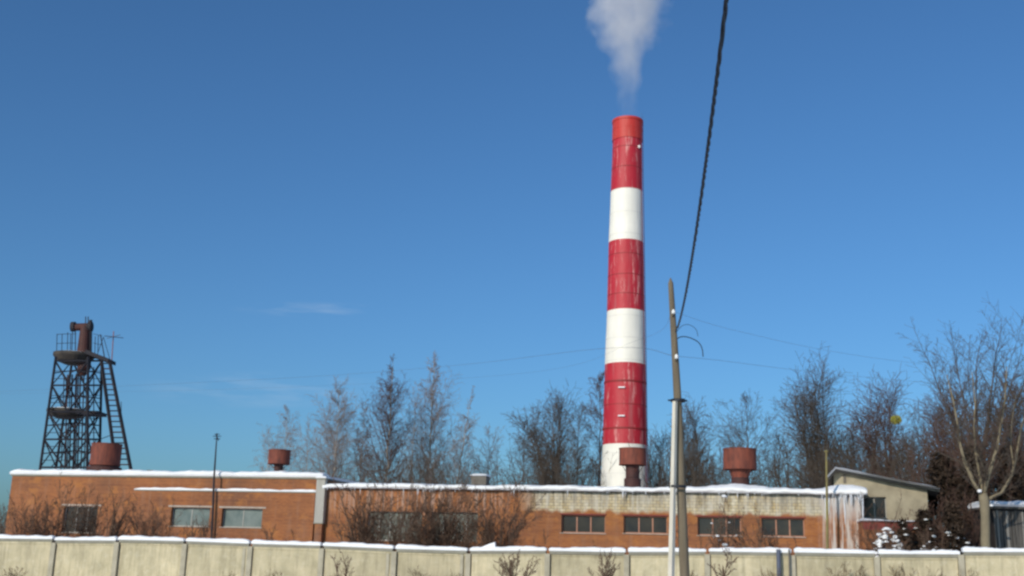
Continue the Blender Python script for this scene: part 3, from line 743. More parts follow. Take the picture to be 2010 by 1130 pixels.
# ------------------------------------------------------------------ steel tower
def tower():
    Y0 = 103.0
    def q(px, py, dy=0): return P(px, py, Y0+dy)
    c = q(143, 917); g = gz(c.x)
    E = empty('steel_tower', (c.x, Y0, g), 0, label='dark lattice steel tower with round platforms and a leaning ladder frame, behind the brick building', cat='tower')
    off = Vector((c.x, Y0, g))
    def L(p): return Vector(p) - off
    def member(a, b, r, name, mat='steel', n=4, **kw):
        mb = MB(); mb.tube([L(a), L(b)], r, n); return mb.build(name, mat, E, **kw)
    legs = {'A': ((79, 917), (109, 705), -2.4), 'B': ((110, 917), (142, 705), 2.4), 'C': ((171, 917), (173, 705), -2.4), 'D': ((195, 917), (200, 705), 2.4)}
    def lp(k, y):
        (xa, ya), (xb, yb), d = legs[k]; t = (ya-y)/(ya-yb); return q(xa+(xb-xa)*t, y, d*(1-0.25*t))
    for k in legs:
        a, b = lp(k, 917), lp(k, 700)
        t = (g - a.z)/(b.z-a.z); bot = a + (b-a)*t
        member(bot, b, 0.13, 'leg')
    lev = [917, 862, 808, 756, 708]
    for i, y in enumerate(lev):
        for (m1, m2) in (('A','C'), ('B','D'), ('A','B'), ('C','D')):
            member(lp(m1, y), lp(m2, y), 0.085, 'crossbeam')
    for i in range(len(lev)-1):
        y0, y1 = lev[i], lev[i+1]
        for (m1, m2) in (('A','C'), ('B','D'), ('A','B'), ('C','D')):
            mid = (lp(m1, (y0+y1)/2) + lp(m2, (y0+y1)/2))/2
            if (m1, m2) in (('A','C'), ('B','D')):
                member(lp(m1, y1), (lp(m1, y0)+lp(m2, y0))/2, 0.085, 'brace'); member(lp(m2, y1), (lp(m1, y0)+lp(m2, y0))/2, 0.085, 'brace')
            else:
                member(lp(m1, y0), lp(m2, y1), 0.07, 'brace'); member(lp(m2, y0), lp(m1, y1), 0.07, 'brace')
    # stays to the centre pipes
    for y in (890, 835, 782, 732):
        for k in legs: member(lp(k, y), q(150, y-6), 0.05, 'stay')
    # horizontal girts, hangers and cross ties that crowd the inside of the frame
    for y in (903, 889, 876, 849, 835, 821, 790, 776, 743, 728):
        member(lp('A', y), lp('C', y), 0.03, 'girt'); member(lp('B', y), lp('D', y), 0.03, 'girt')
    for (x0, y0, x1, y1, d) in ((118, 917, 140, 808, 0), (182, 917, 168, 808, 0.6), (126, 862, 158, 808, -0.8), (120, 808, 152, 730, 0.5), (176, 800, 160, 735, -0.6), (100, 917, 150, 862, -1), (190, 862, 150, 917, 0.4), (130, 917, 130, 740, 1.4), (184, 870, 184, 720, 0.2), (112, 862, 170, 808, 1.2)):
        member(q(x0, y0, d), q(x1, y1, d), 0.05, 'tie')
    # pipes up the middle
    for x, d, r, mt_ in ((140, 0.4, 0.07, 'steel'), (148, -0.4, 0.10, 'rustdark'), (156, 0.3, 0.07, 'steel'), (163, -0.3, 0.06, 'steel'), (131, 0.0, 0.06, 'rustdark'), (136, -1.0, 0.05, 'steel'), (152, 1.2, 0.06, 'steel'), (169, 0.8, 0.05, 'steel'), (124, 1.0, 0.045, 'steel')):
        a = q(x-4, 917, d); b = q(x+2, 735, d); a2 = Vector((a.x, a.y, g)); mb = MB(); mb.tube([L(a2), L(a), L(b)], r, 6); mb.build('riser_pipe', mt_, E)
    # platforms: shallow dishes with snow on them
    for (xl, xr, y, th, nm) in ((107, 184, 696, 0.95, 1), (94, 168, 806, 0.75, 0)):
        cc = q((xl+xr)/2, y); s = (cc-EYE).dot(F)/FPX; r = (xr-xl)*s/2; o = L(cc)
        mb = MB(); mb.lathe([(r*0.42, -th), (r*0.8, -th*0.72), (r, -th*0.2), (r, 0.08), (r-0.05, 0.08), (r-0.06, 0.0), (0.05, 0.0)], 32); b = mb.build('platform', 'dishsteel', E, label='round dished platform'); b.location = o
        mb = MB(); vs = []; rr = random.Random(nm+3); n = 28
        rings = [(r*0.9, 0.05), (r*0.86, 0.12), (r*0.6, 0.15), (r*0.3, 0.15), (0.03, 0.14)]
        mb.lathe([(a, z+rr.uniform(-.02, .02)) for a, z in rings], n); b2 = mb.build('snow_cover', 'snow', E); b2.location = o + Vector((0, 0, 0.03))
    # upper walkway to the head of the leaning frame
    a, b = q(176, 694), q(220, 712)
    mb = MB(); A_, B_ = L(a), L(b)
    mb.add([(A_.x, -1.2, A_.z+0.2), (B_.x, -1.0, B_.z+0.25), (B_.x, 1.0, B_.z+0.25), (A_.x, 1.2, A_.z+0.2),
            (A_.x, -1.2, A_.z-0.2), (B_.x, -1.0, B_.z-0.1), (B_.x, 1.0, B_.z-0.1), (A_.x, 1.2, A_.z-0.2)],
           [(0,1,2,3),(7,6,5,4),(0,4,5,1),(1,5,6,2),(2,6,7,3),(3,7,4,0)])
    mb.build('walkway', 'steel', E)
    # mid walkway
    a, b = q(160, 806), q(202, 814); A_, B_ = L(a), L(b)
    mb = MB(); mb.box(A_.x, B_.x, -1.2, 1.0, B_.z-0.1, B_.z+0.22); mb.build('walkway', 'steel', E)
    # leaning frame: twin chords and rungs
    ch = [((228, 917), (199, 708), -0.8), ((256, 917), (215, 708), -0.8)]
    pts = []
    for (xa, ya), (xb, yb), d in ch:
        a, b = q(xa, ya, d), q(xb, yb, d); t = (g-a.z)/(b.z-a.z); bot = a+(b-a)*t; member(bot, b, 0.17, 'inclined_strut', n=4); pts.append((a, b))
    for k in range(20):
        t = (k+0.5)/20
        member(pts[0][0].lerp(pts[0][1], t), pts[1][0].lerp(pts[1][1], t), 0.06, 'rung', 'rustdark' if k % 3 == 0 else 'steel')
    # stack through the upper platform
    a = q(161, 737); b = q(167, 640); s = 103/FPX
    A_, B_ = L(a), L(b)
    mb = MB(); mb.tube([A_, A_ + Vector((0.1, 0, 0.7)), L(q(165, 703)), L(q(165, 690))], [0.28, 0.6, 0.66, 0.6], 16); mb.build('hopper', 'rustdark', E)
    mb = MB(); mb.tube([L(q(164, 694)), L(q(168, 640))], [0.62, 0.45], 16); mb.build('head_column', 'rustdark', E)
    mb = MB(); mb.tube([L(q(177, 700)), L(q(178, 628))], 0.16, 8); mb.build('side_pipe', 'steel', E)
    mb = MB(); mb.tube([L(q(142, 642)), L(q(180, 641))], 0.36, 14); mb.build('pulley_drum', 'rustdark', E)
    for x in (144, 177):
        a = L(q(x-3.5, 641)); b = L(q(x+3.5, 641)); mb = MB(); mb.tube([a, b], 0.48, 16); mb.build('drum_flange', 'steel', E)
    mb = MB(); mb.tube([L(q(148, 640)), L(q(148, 690))], 0.05, 5); mb.tube([L(q(143, 640)), L(q(141, 690))], 0.04, 5); mb.build('prop', 'steel', E)
    for x in (168, 173): mb = MB(); mb.tube([L(q(x, 640)), L(q(x, 621))], 0.05, 5); mb.build('rod', 'steel', E)
    # railings
    for y in (655, 673):
        member(q(112, y+1), q(134, y), 0.028, 'railing'); member(q(134, y, 0.8), q(150, y, 0.8), 0.024, 'railing')
        member(q(183, y), q(201, y+4), 0.024, 'railing')
    for x, y1 in ((112, 655), (122, 655), (133, 652), (139, 655), (187, 660), (193, 658)):
        member(q(x-1, 696), q(x, y1), 0.035, 'railing_post')
    member(q(206, 706), q(197, 656), 0.05, 'railing_post'); member(q(216, 706), q(203, 661), 0.03, 'railing_post')
    member(q(193, 690), q(203, 661), 0.03, 'railing')
    member(q(238, 820), q(238, 788), 0.03, 'rod'); 
    # bracing between tower and leaning frame
    member(lp('D', 862), pts[0][0].lerp(pts[0][1], 0.30), 0.04, 'stay')
    # aerial on top
    p = q(219, 712)
    A = empty('aerial', p, 0, label='thin faded red aerial with crossbar on the steel tower walkway', cat='antenna')
    def LA(px, py, dy=0): return q(px, py, dy) - p
    mb = MB(); mb.tube([LA(219, 712), LA(223, 650)], 0.05, 5); mb.build('mast', 'pinkrod', A)
    mb = MB(); mb.tube([LA(205, 659, -0.8), LA(242, 663, 0.8)], 0.035, 4); mb.tube([LA(210, 664, 0.8), LA(236, 657, -0.8)], 0.03, 4); mb.build('crossbar', 'bluegrey', A)
tower()

# ------------------------------------------------------------------ thin mast before the left building, yellowish post by the shed
def mast():
    p0 = FW.uz(418, 1060, -0.6); b = FW.world(p0[0], -0.6, gz(-20))
    E = empty('antenna_mast', b, 0, label='thin dark antenna mast rising in front of the brick building', cat='antenna')
    Yb = b.y
    pts = [Vector((0, 0, 0))] + [P(x, y, Yb) - b for x, y in ((418, 1000), (420, 940), (424, 880), (426, 850))]
    mb = MB(); mb.tube(pts, [0.09, 0.085, 0.075, 0.05, 0.035], 6); mb.build('mast_tube', 'steel', E)
    mb = MB()
    for y, w_ in ((852, 5), (856, 8), (861, 6)):
        mb.tube([P(426-w_, y, Yb-0.5)-b, P(426+w_, y, Yb+0.5)-b], 0.025, 4)
    mb.build('aerial_element', 'steel', E)
    mb = MB(); mb.tube([P(426, 853, Yb)-b + Vector((0,-0.3,0)), P(426, 863, Yb)-b + Vector((0,0.4,0))], 0.04, 4); mb.build('aerial_boom', 'steel', E)
    p0 = FW.uz(1622, 1075, -2.0); b = FW.world(p0[0], -2.0, gz(18))
    E = empty('yellow_post', b, 0, label='thin dull yellow post in front of the frozen corner of the workshop', cat='post')
    Yb = b.y
    pts = [Vector((0, 0, 0)), P(1624, 1070, Yb)-b, P(1623, 960, Yb)-b, P(1622, 888, Yb)-b]
    mb = MB(); mb.tube(pts, [0.09, 0.085, 0.075, 0.06], 8); mb.build('post_tube', 'yellowpipe', E)
    mb = MB(); mb.lathe([(0.02, 0), (0.14, 0.03), (0.13, 0.1), (0.02, 0.16)], 10); o = mb.build('post_cap', 'yellowpipe', E); o.location = pts[-1]
mast()

# ------------------------------------------------------------------ gabled shed to the right
def shed():
    A0 = P(1641, 921, 74.0); bb = -math.tan(R(19)); SW = Wall(A0.y - bb*A0.x, bb)
    g = gz(A0.x); ua, _ = SW.uz(1641, 921)
    class V2:
        def __init__(s, x, z): s.x, s.z = x, z
    def q(px, py, dy=0): u, z = SW.uz(px, py); return V2(u-ua, z)
    rdg, le, re = q(1641, 921), q(1627, 938), q(1843, 962)
    o = V2(0, 0)
    E = empty('gabled_shed', SW.world(ua, 0, g), SW.phi, label='yellowish gable-ended shed with a snow-edged lopsided roof, between workshop and dark trees', cat='shed')
    lw = q(1636, 930).x-o.x; rw = q(1822, 1000).x-o.x
    zr, zl, zre = rdg.z-g, le.z-g, re.z-g
    def roofz(x): # underside line
        if x < 0: return zr + (zl-zr)*(x/(le.x-o.x))
        return zr + (zre-zr)*(x/(re.x-o.x))
    # wall with the dark window opening
    w0 = q(1692, 975); w1 = q(1741, 1017); wx0, wx1, wz1, wz0 = w0.x-o.x, w1.x-o.x, w0.z-g, w1.z-g
    mb = MB()
    xs = [lw, 0, wx0, wx1, rw]
    def col_(a, b, z0a, za_, zb2):
        mb.add([(a,0,z0a),(b,0,z0a),(b,0,zb2),(a,0,za_),(a,0.35,z0a),(b,0.35,z0a),(b,0.35,zb2),(a,0.35,za_)],
               [(0,1,2,3),(7,6,5,4),(0,4,5,1),(1,5,6,2),(2,6,7,3),(3,7,4,0)])
    d = -0.16
    col_(lw, 0, -0.4, roofz(lw)+d, roofz(0)+d); col_(0, wx0, -0.4, roofz(0)+d, roofz(wx0)+d)
    col_(wx0, wx1, -0.4, wz0, wz0); col_(wx0, wx1, wz1, roofz(wx0)+d, roofz(wx1)+d); col_(wx1, rw, -0.4, roofz(wx1)+d, roofz(rw)+d)
    mb.box(lw, lw+0.3, 0.36, 9, -0.4, roofz(lw)+d-0.05); mb.box(rw-0.3, rw, 0.36, 9, -0.4, roofz(rw)+d-0.05)
    mb.build('wall', 'stucco', E)
    fr = window(E, wx0+0.01, wx1-0.01, wz0+0.01, wz1-0.01, 0, 2, 'framew', 'glassdark', sill='sill')
    for (a, b, nm) in (((le.x-o.x, zl), (0, zr), 'roof_slope'), ((0, zr), (re.x-o.x, zre), 'roof_slope')):
        mb = MB(); mb.add([(a[0],-0.5,a[1]),(b[0],-0.5,b[1]),(b[0],9.4,b[1]),(a[0],9.4,a[1]),(a[0],-0.5,a[1]-0.15),(b[0],-0.5,b[1]-0.15),(b[0],9.4,b[1]-0.15),(a[0],9.4,a[1]-0.15)],
            [(0,1,2,3),(7,6,5,4),(0,4,5,1),(1,5,6,2),(2,6,7,3),(3,7,4,0)]); mb.build(nm, 'fascia', E)
        mb = MB(); snow_strip(mb, [(a[0]-0.03, a[1]), (b[0]+0.03, b[1])], 10.0, 0.19, seed=int(abs(a[0])*7)+1, lump=0.2, y0=-0.62); mb.build('roof_snow', 'snow', E)
    mb = MB(); mb.box(q(1655,930).x-o.x, q(1660,930).x-o.x, -0.06, -0.002, zr-0.9, zr-0.35); mb.build('gable_vent', 'fascia', E)
    # low dark red wall before it with a snow ledge
    Yw = 68.5
    a, b = P(1691, 1021, Yw), P(1792, 1024, Yw); gg = gz(a.x)
    E2 = empty('red_brick_lean_to', (a.x, Yw, gg), R(-10), label='low dark red brick lean-to with snow along its top, at the end of the workshop', cat='outbuilding')
    L_ = (b.x-a.x)*1.03; h = a.z-gg
    mb = MB(); mb.box(0, L_, 0, 2.2, -0.5, h-0.1); mb.build('wall', M['brick'], E2)
    mb = MB(); mb.box(-0.06, L_+0.05, -0.07, 2.25, h-0.1, h-0.62+0.57); mb.build('roof', 'redwall', E2)
    mb = MB(); mb.box(0.05, L_, -0.03, -0.002, h-0.55, h-0.13); mb.build('red_fascia', 'redwall', E2)
    mb = MB(); snow_strip(mb, [(-0.08, h-0.05), (L_+0.06, h-0.05)], 2.3, 0.14, seed=8, lump=0.5, y0=-0.12); mb.build('roof_snow', 'snow', E2)
shed()

# plank lean-to at the far right, snow on its roof
def plank_shed():
    Y = 68.0
    a, b = P(1952, 990, Y), P(2075, 990, Y); g = gz(a.x)
    E = empty('plank_shed', (a.x, Y, g), 0, label='dark plank shed with snow on its low roof, behind the forked tree', cat='shed')
    h = a.z-g; L_ = b.x-a.x
    mb = MB(); mb.box(-0.1, L_, 0.05, 3.0, -0.4, h-0.25); mb.build('wall_frame', 'dark', E)
    x = -0.1; rr = random.Random(3); base = {}
    while x < L_:
        w = rr.uniform(0.11, 0.17); pale = rr.random() < 0.38
        mb = MB(); mb.box(x, x+w, -0.02+rr.uniform(-.01, .01), 0.046, -0.3, h-0.3-rr.uniform(0, .1)); mb.build('plank', 'paleplank' if pale else 'plank', E); x += w + rr.uniform(0.02, 0.07)
    mb = MB(); mb.box(-0.3, L_+0.2, -0.4, 3.3, h-0.24, h-0.12); mb.build('roof', 'plank', E)
    mb = MB(); snow_strip(mb, [(-0.35, h-0.12), (L_+0.2, h-0.12)], 3.5, 0.42, seed=12, lump=0.45, y0=-0.45); mb.build('roof_snow', 'snow', E)
plank_shed()

# ------------------------------------------------------------------ concrete fence
def fence():
    FN = Wall(60.2, -0.188)
    E = empty('concrete_fence', FN.world(0, 0, 0), FN.phi, label='long precast concrete panel fence capped with snow', cat='fence')
    posts = [-150, -17, 108, 232, 365, 493, 633, 775, 920, 1075, 1230, 1388, 1555, 1720, 1885, 2052, 2225]
    # top of the snow at the start and end of every panel
    tops = [(1045, 1047), (1046.5, 1048), (1050, 1051), (1049, 1052), (1052, 1057), (1057, 1061), (1061, 1067), (1067, 1071), (1071, 1071), (1071, 1074), (1073, 1073), (1072, 1075), (1074, 1077), (1077, 1078), (1073, 1073.5), (1074, 1074), ]
    rr = random.Random(31)
    for i in range(len(posts)-1):
        xa, xb = posts[i], posts[i+1]; ya, yb = tops[i]
        u0, z0 = FN.uz(xa, ya+10); u1, z1 = FN.uz(xb, yb+10)
        # panel is 2.35 m tall; the top edge leans a little
        pw = 0.28
        a, b = u0+pw/2+0.05, u1-pw/2-0.01
        h = 2.5; zt0, zt1 = z0-0.12, z1-0.12
        mb = MB()
        def quadbox(a0, b0, y0, y1, lo0, lo1, hi0, hi1):
            mb.add([(a0,y0,lo0),(b0,y0,lo1),(b0,y1,lo1),(a0,y1,lo0),(a0,y0,hi0),(b0,y0,hi1),(b0,y1,hi1),(a0,y1,hi0)],
                   [(0,3,2,1),(4,5,6,7),(0,1,5,4),(1,2,6,5),(2,3,7,6),(3,0,4,7)])
        tl = rr.uniform(-0.045, 0.035)
        quadbox(a, b, tl, tl+0.10, zt0-h, zt1-h, zt0-0.034, zt1-0.034)
        mb.build('panel', 'panel', E)
        # raised edge frame along top
        mb = MB(); quadbox(a, b, tl-0.05, tl-0.003, zt0-0.14, zt1-0.14, zt0-0.034, zt1-0.034); mb.build('panel_rim', 'panel', E)
        mb = MB(); quadbox(a-0.06, b+0.06, -0.13, 0.20, zt0-0.03, zt1-0.03, zt0+0.12, zt1+0.12); mb.build('coping', 'coping', E)
        pth = [(a-0.10 + (b-a+0.2)*k/6, zt0+0.12 + (zt1-zt0)*k/6) for k in range(7)]
        mb = MB(); snow_strip(mb, pth, 0.42, 0.215, seed=100+i, lump=0.26, step=0.12, y0=-0.19)
        if i == 8:   # broken lump of snow by the bush
            u, z = FN.uz(968, 1072); mb.add([(u-0.7,-0.15,z-0.1),(u+0.15,-0.15,z-0.15),(u+0.1,-0.1,z+0.22),(u-0.2,-0.1,z+0.12),(u-0.7,0.2,z-0.1),(u+0.15,0.2,z-0.15),(u+0.1,0.15,z+0.22),(u-0.2,0.15,z+0.12)],
                [(0,1,2,3),(7,6,5,4),(0,4,5,1),(1,5,6,2),(2,6,7,3),(3,7,4,0)])
        mb.build('snow_cap', 'snow', E, smooth=False)
        # post at the start of this panel
        zz = z0-0.14
        mb = MB(); mb.box(u0-pw/2, u0+pw/2, -0.15, 0.12, zz-h-0.3, zz); mb.box(u0-pw/2-0.08, u0+pw/2+0.12, 0.123, 0.26, zz-h-0.3, zz-0.02); mb.build('post', 'post', E)  # second box: backing added behind the post to keep the gap dark
        if i in (5, 7, 8):    # a second narrow strip beside some posts
            mb = MB(); mb.box(u0-pw/2-0.30, u0-pw/2-0.13, -0.07, 0.08-0.09, zz-h, zz-0.05); mb.build('post', 'post', E)
    # two steel tubes and a plate standing against the fence near the fourth workshop window
    for px, w, mt, lb in ((1527, 0.11, 'bluegrey', 'thick blue-grey tube leaning before the concrete fence'), (1548, 0.045, 'fascia', 'thin dark rod beside the blue-grey tube at the fence')):
        u, z = FN.uz(px, 1078, -0.35); p = FN.world(u, -0.35, gz(14)); top = FN.world(u, -0.35, z)
        mb = MB(); mb.tube([(0, 0, -0.2), (0.02, 0, top.z-p.z)], w, 8); o = mb.build('steel_tube' if w > .1 else 'steel_rod', mt, None, label=lb, cat='tube' if w > .1 else 'rod'); o.location = p
    return FN
FN = fence()

# ------------------------------------------------------------------ trees
rg = random.Random(99)
def branch(segs, p, d, L, r, lvl, prm, zmin=-1e9):
    nseg, maxl, wig, trop, nch, lr, ang, rr_, tip = prm['n'][lvl], prm['max'], prm['wig'], prm['trop'][lvl], prm['ch'][lvl], prm['lr'][lvl], prm['ang'][lvl], prm['rr'], prm['tip']
    px, py, pz = p; dx, dy, dz = d
    st = L/nseg; r1 = r
    g = rg.gauss
    for i in range(nseg):
        dx += g(0, wig); dy += g(0, wig); dz += g(0, wig) + trop
        l = math.sqrt(dx*dx+dy*dy+dz*dz) or 1; dx /= l; dy /= l; dz /= l
        q = (px+dx*st, py+dy*st, pz+dz*st)
        r2 = max(tip, r*(1-(i+1)/nseg*0.85))
        segs.append((px, py, pz, q[0], q[1], q[2], r1, r2, lvl))
        if lvl < maxl:
            k = nch/nseg; k = int(k) + (rg.random() < k-int(k))
            t = (i+1)/nseg
            if t > prm['bare'][lvl]:
                for _ in range(k):
                    f = rg.random(); bx, by, bz = px+(q[0]-px)*f, py+(q[1]-py)*f, pz+(q[2]-pz)*f
                    if bz < zmin: continue
                    # random direction at angle ang from d
                    a = R(ang*rg.uniform(0.7, 1.25)); ux, uy, uz = g(0,1), g(0,1), g(0,1)
                    dt = ux*dx+uy*dy+uz*dz; ux -= dt*dx; uy -= dt*dy; uz -= dt*dz
                    m_ = math.sqrt(ux*ux+uy*uy+uz*uz) or 1; ca, sa = math.cos(a), math.sin(a)/m_
                    cl = L*lr*(1-0.55*t)*rg.uniform(0.65, 1.25)
                    branch(segs, (bx, by, bz), (dx*ca+ux*sa, dy*ca+uy*sa, dz*ca+uz*sa), cl, max(tip, r1*rr_), lvl+1, prm, zmin)
        px, py, pz = q; r1 = r2

def segs_mesh(name, segs, sides, mat, parent, **kw):
    A = np.array(segs, dtype=np.float64)
    if len(A) == 0: return None
    p0, p1, r0, r1 = A[:, 0:3], A[:, 3:6], A[:, 6], A[:, 7]
    d = p1-p0; d /= np.linalg.norm(d, axis=1, keepdims=True)+1e-9
    ref = np.where(np.abs(d[:, 2:3]) < 0.9, np.array([[0, 0, 1.0]]), np.array([[1.0, 0, 0]]))
    x = np.cross(d, ref); x /= np.linalg.norm(x, axis=1, keepdims=True); y = np.cross(d, x)
    n = len(A); vs = np.zeros((n, 2, sides, 3))
    for k in range(sides):
        a = 2*math.pi*k/sides; o = x*math.cos(a)+y*math.sin(a)
        vs[:, 0, k] = p0+o*r0[:, None]; vs[:, 1, k] = p1+o*r1[:, None]
    vs = vs.reshape(-1, 3)
    b = (np.arange(n)*2*sides)[:, None]; k = np.arange(sides)[None, :]; k2 = (k+1) % sides
    fs = np.stack([b+k, b+k2, b+sides+k2, b+sides+k], axis=2).reshape(-1, 4)
    me = bpy.data.meshes.new(name)
    me.vertices.add(len(vs)); me.vertices.foreach_set('co', vs.ravel())
    me.loops.add(fs.size); me.loops.foreach_set('vertex_index', fs.ravel().astype(np.int32))
    me.polygons.add(len(fs)); me.polygons.foreach_set('loop_start', (np.arange(len(fs))*4).astype(np.int32))
    me.polygons.foreach_set('loop_total', np.full(len(fs), 4, dtype=np.int32))
    me.update(calc_edges=True); me.validate()
    me.materials.append(M[mat]); o = bpy.data.objects.new(name, me); col.objects.link(o)
    if parent: o.parent = parent
    return tag(o, **kw)

NSEG = [0]
def finish(E, trunk, crown, tmat, cmat):
    NSEG[0] += len(trunk)*6+len(crown)*3
    segs_mesh('trunk', trunk, 7, tmat, E)
    segs_mesh('crown', crown, 3, cmat, E)

def birch(px, pytop, wpx, Y, label, lean=0.0, tmat='barkbirch', cmat='twigbirch', dens=1.0, group='bare trees behind the buildings', zvis=6.0, name='birch_tree', env='birch', tr=0.15, tip=0.011, base_px=None):
    top = P(px, pytop, Y); s = (top-EYE).dot(F)/FPX; Wd = wpx*s
    bx = top.x - lean if base_px is None else P(base_px, 930, Y).x
    g = gz(bx); H_ = top.z-g
    E = empty(name, (bx, Y, g), 0, label=label, cat='tree', group=group)
    segs = []
    prm = dict(n=[0, 6, 4, 2], max=3, wig=0.12, trop=[0, 0.07 if env == 'birch' else 0.07, -0.02, -0.10 if env == 'birch' else 0.05], ch=[0, 10*dens, 6, 0], lr=[0, 0.5, 0.5, 0], ang=[0, 40, 46, 0], rr=0.5, tip=tip, bare=[0, 0.1, 0, 0])
    n = 18; p = (0, 0, -0.3); r = tr*H_/20; Wd *= 1.9 if env == 'birch' else 1.6
    dx = top.x-bx; trunk = []
    nb = 105*dens
    for i in range(n):
        t0, t1 = i/n, (i+1)/n
        q = (dx*t1 + rg.gauss(0, 0.04)*H_/n*1.5, rg.gauss(0, 0.06)*H_/n*1.5, (H_)*t1)
        ra, rb = r*(1-t0*0.93), r*(1-t1*0.93)
        trunk.append((*p, *q, ra, rb, 0))
        for _ in range(int(nb/n)+1):
            f = rg.random(); z = p[2]+(q[2]-p[2])*f; t = z/H_
            if z < zvis*0.8 or t < 0.18 or (t > 0.8 and rg.random() < (t-0.8)*2.5): continue
            if env == 'birch': w = (1.0-((t-0.42)/0.58)**1.3 if t > 0.42 else 0.6+0.4*(t/0.42)) ; w = max(w, 0.2)*1.15
            else: w = max(0.10, math.sqrt(max(0.0, 1-((t-0.55)/0.47)**2)))
            a = rg.uniform(0, 6.283); up = R(rg.uniform(30, 62)); Lb = Wd/2*w/math.sin(up)*rg.uniform(0.55, 1.05)*0.9
            Lb = min(Lb, (1.02-t)*H_/math.cos(up)*0.9+0.4)
            d = (math.cos(a)*math.sin(up), math.sin(a)*math.sin(up), math.cos(up))
            branch(segs, (p[0]+(q[0]-p[0])*f, p[1]+(q[1]-p[1])*f, z), d, Lb, max(tip*1.3, ra*0.42), 1, prm, zvis)
        p = q
    finish(E, trunk, segs, tmat, cmat)
    return E

def broad(px, pytop, wpx, Y, label, limbs=9, fork=0.25, tmat='bark', cmat='bark', dens=1.0, zc=0.62, zr=0.42, group='bare trees behind the buildings', zvis=6.0, tr=0.25, tip=0.016, name='bare_tree', lrat=0.38, ybase=None, wig=0.09, base_px=None, targets=None, lvl=3):
    top = P(px, pytop, Y); s = (top-EYE).dot(F)/FPX; Wd = wpx*s*1.22
    bx = top.x if base_px is None else P(base_px, 930, Y).x
    g = gz(bx); H_ = top.z-g
    E = empty(name, (bx, Y, g), 0, label=label, cat='tree', group=group)
    prm = dict(n=[0, 9, 5, 2], max=lvl, wig=wig, trop=[0, 0, 0.04, 0.0], ch=[0, 24*dens, 9, 0], lr=[0, lrat, 0.5, 0], ang=[0, 44, 50, 0], rr=0.42, tip=tip, bare=[0, 0.12, 0, 0])
    trunk = []; segs = []
    zf = fork*H_; r = tr*H_/20; p = (0, 0, -0.3); n = 6
    for i in range(n):
        t1 = (i+1)/n; q = (rg.gauss(0, .06), rg.gauss(0, .06), zf*t1); trunk.append((*p, *q, r*(1-0.25*i/n), r*(1-0.25*t1), 0)); p = q
    tg = targets or []
    if not tg:
        limbs = int(limbs*1.4)
        for k in range(limbs):
            a = 2.39996*k + rg.uniform(-.3, .3); e = 0.12+0.85*((k*0.618) % 1.0) if k else 1.0
            el = math.pi/2*e if k else math.pi/2*0.97
            tg.append((top.x-bx + Wd*0.44*math.cos(a)*math.cos(el), Wd*0.44*math.sin(a)*math.cos(el), H_*zc + H_*(0.95-zc)*math.sin(el)*rg.uniform(0.86, 1.0) if k else H_*0.95))
    else:
        tg = [((lambda w_: (w_.x-bx, dy, w_.z-g))(P(x, y, Y)) ) for x, y, dy in tg]
    for k, T in enumerate(tg):
        z0 = zf*rg.uniform(0.75, 1.0) if k else zf*0.98
        T = Vector(T); q0 = Vector((p[0], p[1], z0)); L = (T-q0).length
        d = (T-q0).normalized(); d = (d + Vector((0, 0, 0.35))).normalized()
        cur = q0; nn = prm['n'][1]; rl = r*0.62*(1 if k == 0 else rg.uniform(0.55, 0.85)); r1 = rl; st = L/nn*1.02
        for i in range(nn):
            want = (T-cur).normalized(); d = (d*0.6+want*0.4+Vector((rg.gauss(0, wig), rg.gauss(0, wig), rg.gauss(0, wig)*0.6))*0.7).normalized()
            nx = cur+d*st; r2 = max(tip, rl*(1-(i+1)/nn*0.9)); t = (i+1)/nn
            (trunk if i < 3 else segs).append((*cur, *nx, r1, r2, 1))
            if t > 0.15:
                cnt = prm['ch'][1]/nn; cnt = int(cnt)+(rg.random() < cnt-int(cnt))
                for _ in range(cnt):
                    f = rg.random(); b = cur.lerp(nx, f)
                    if b.z < zvis: continue
                    a = R(40*rg.uniform(0.6, 1.3)); u = Vector((rg.gauss(0,1), rg.gauss(0,1), rg.gauss(0,1))); u = (u-d*u.dot(d)).normalized()
                    dd = d*math.cos(a)+u*math.sin(a)
                    branch(segs, tuple(b), tuple(dd), L*lrat*(1-0.42*t)*rg.uniform(0.6, 1.25), max(tip, r1*0.45), 2, prm, zvis)
            cur = nx; r1 = r2
    finish(E, trunk, segs, tmat, cmat)
    return E

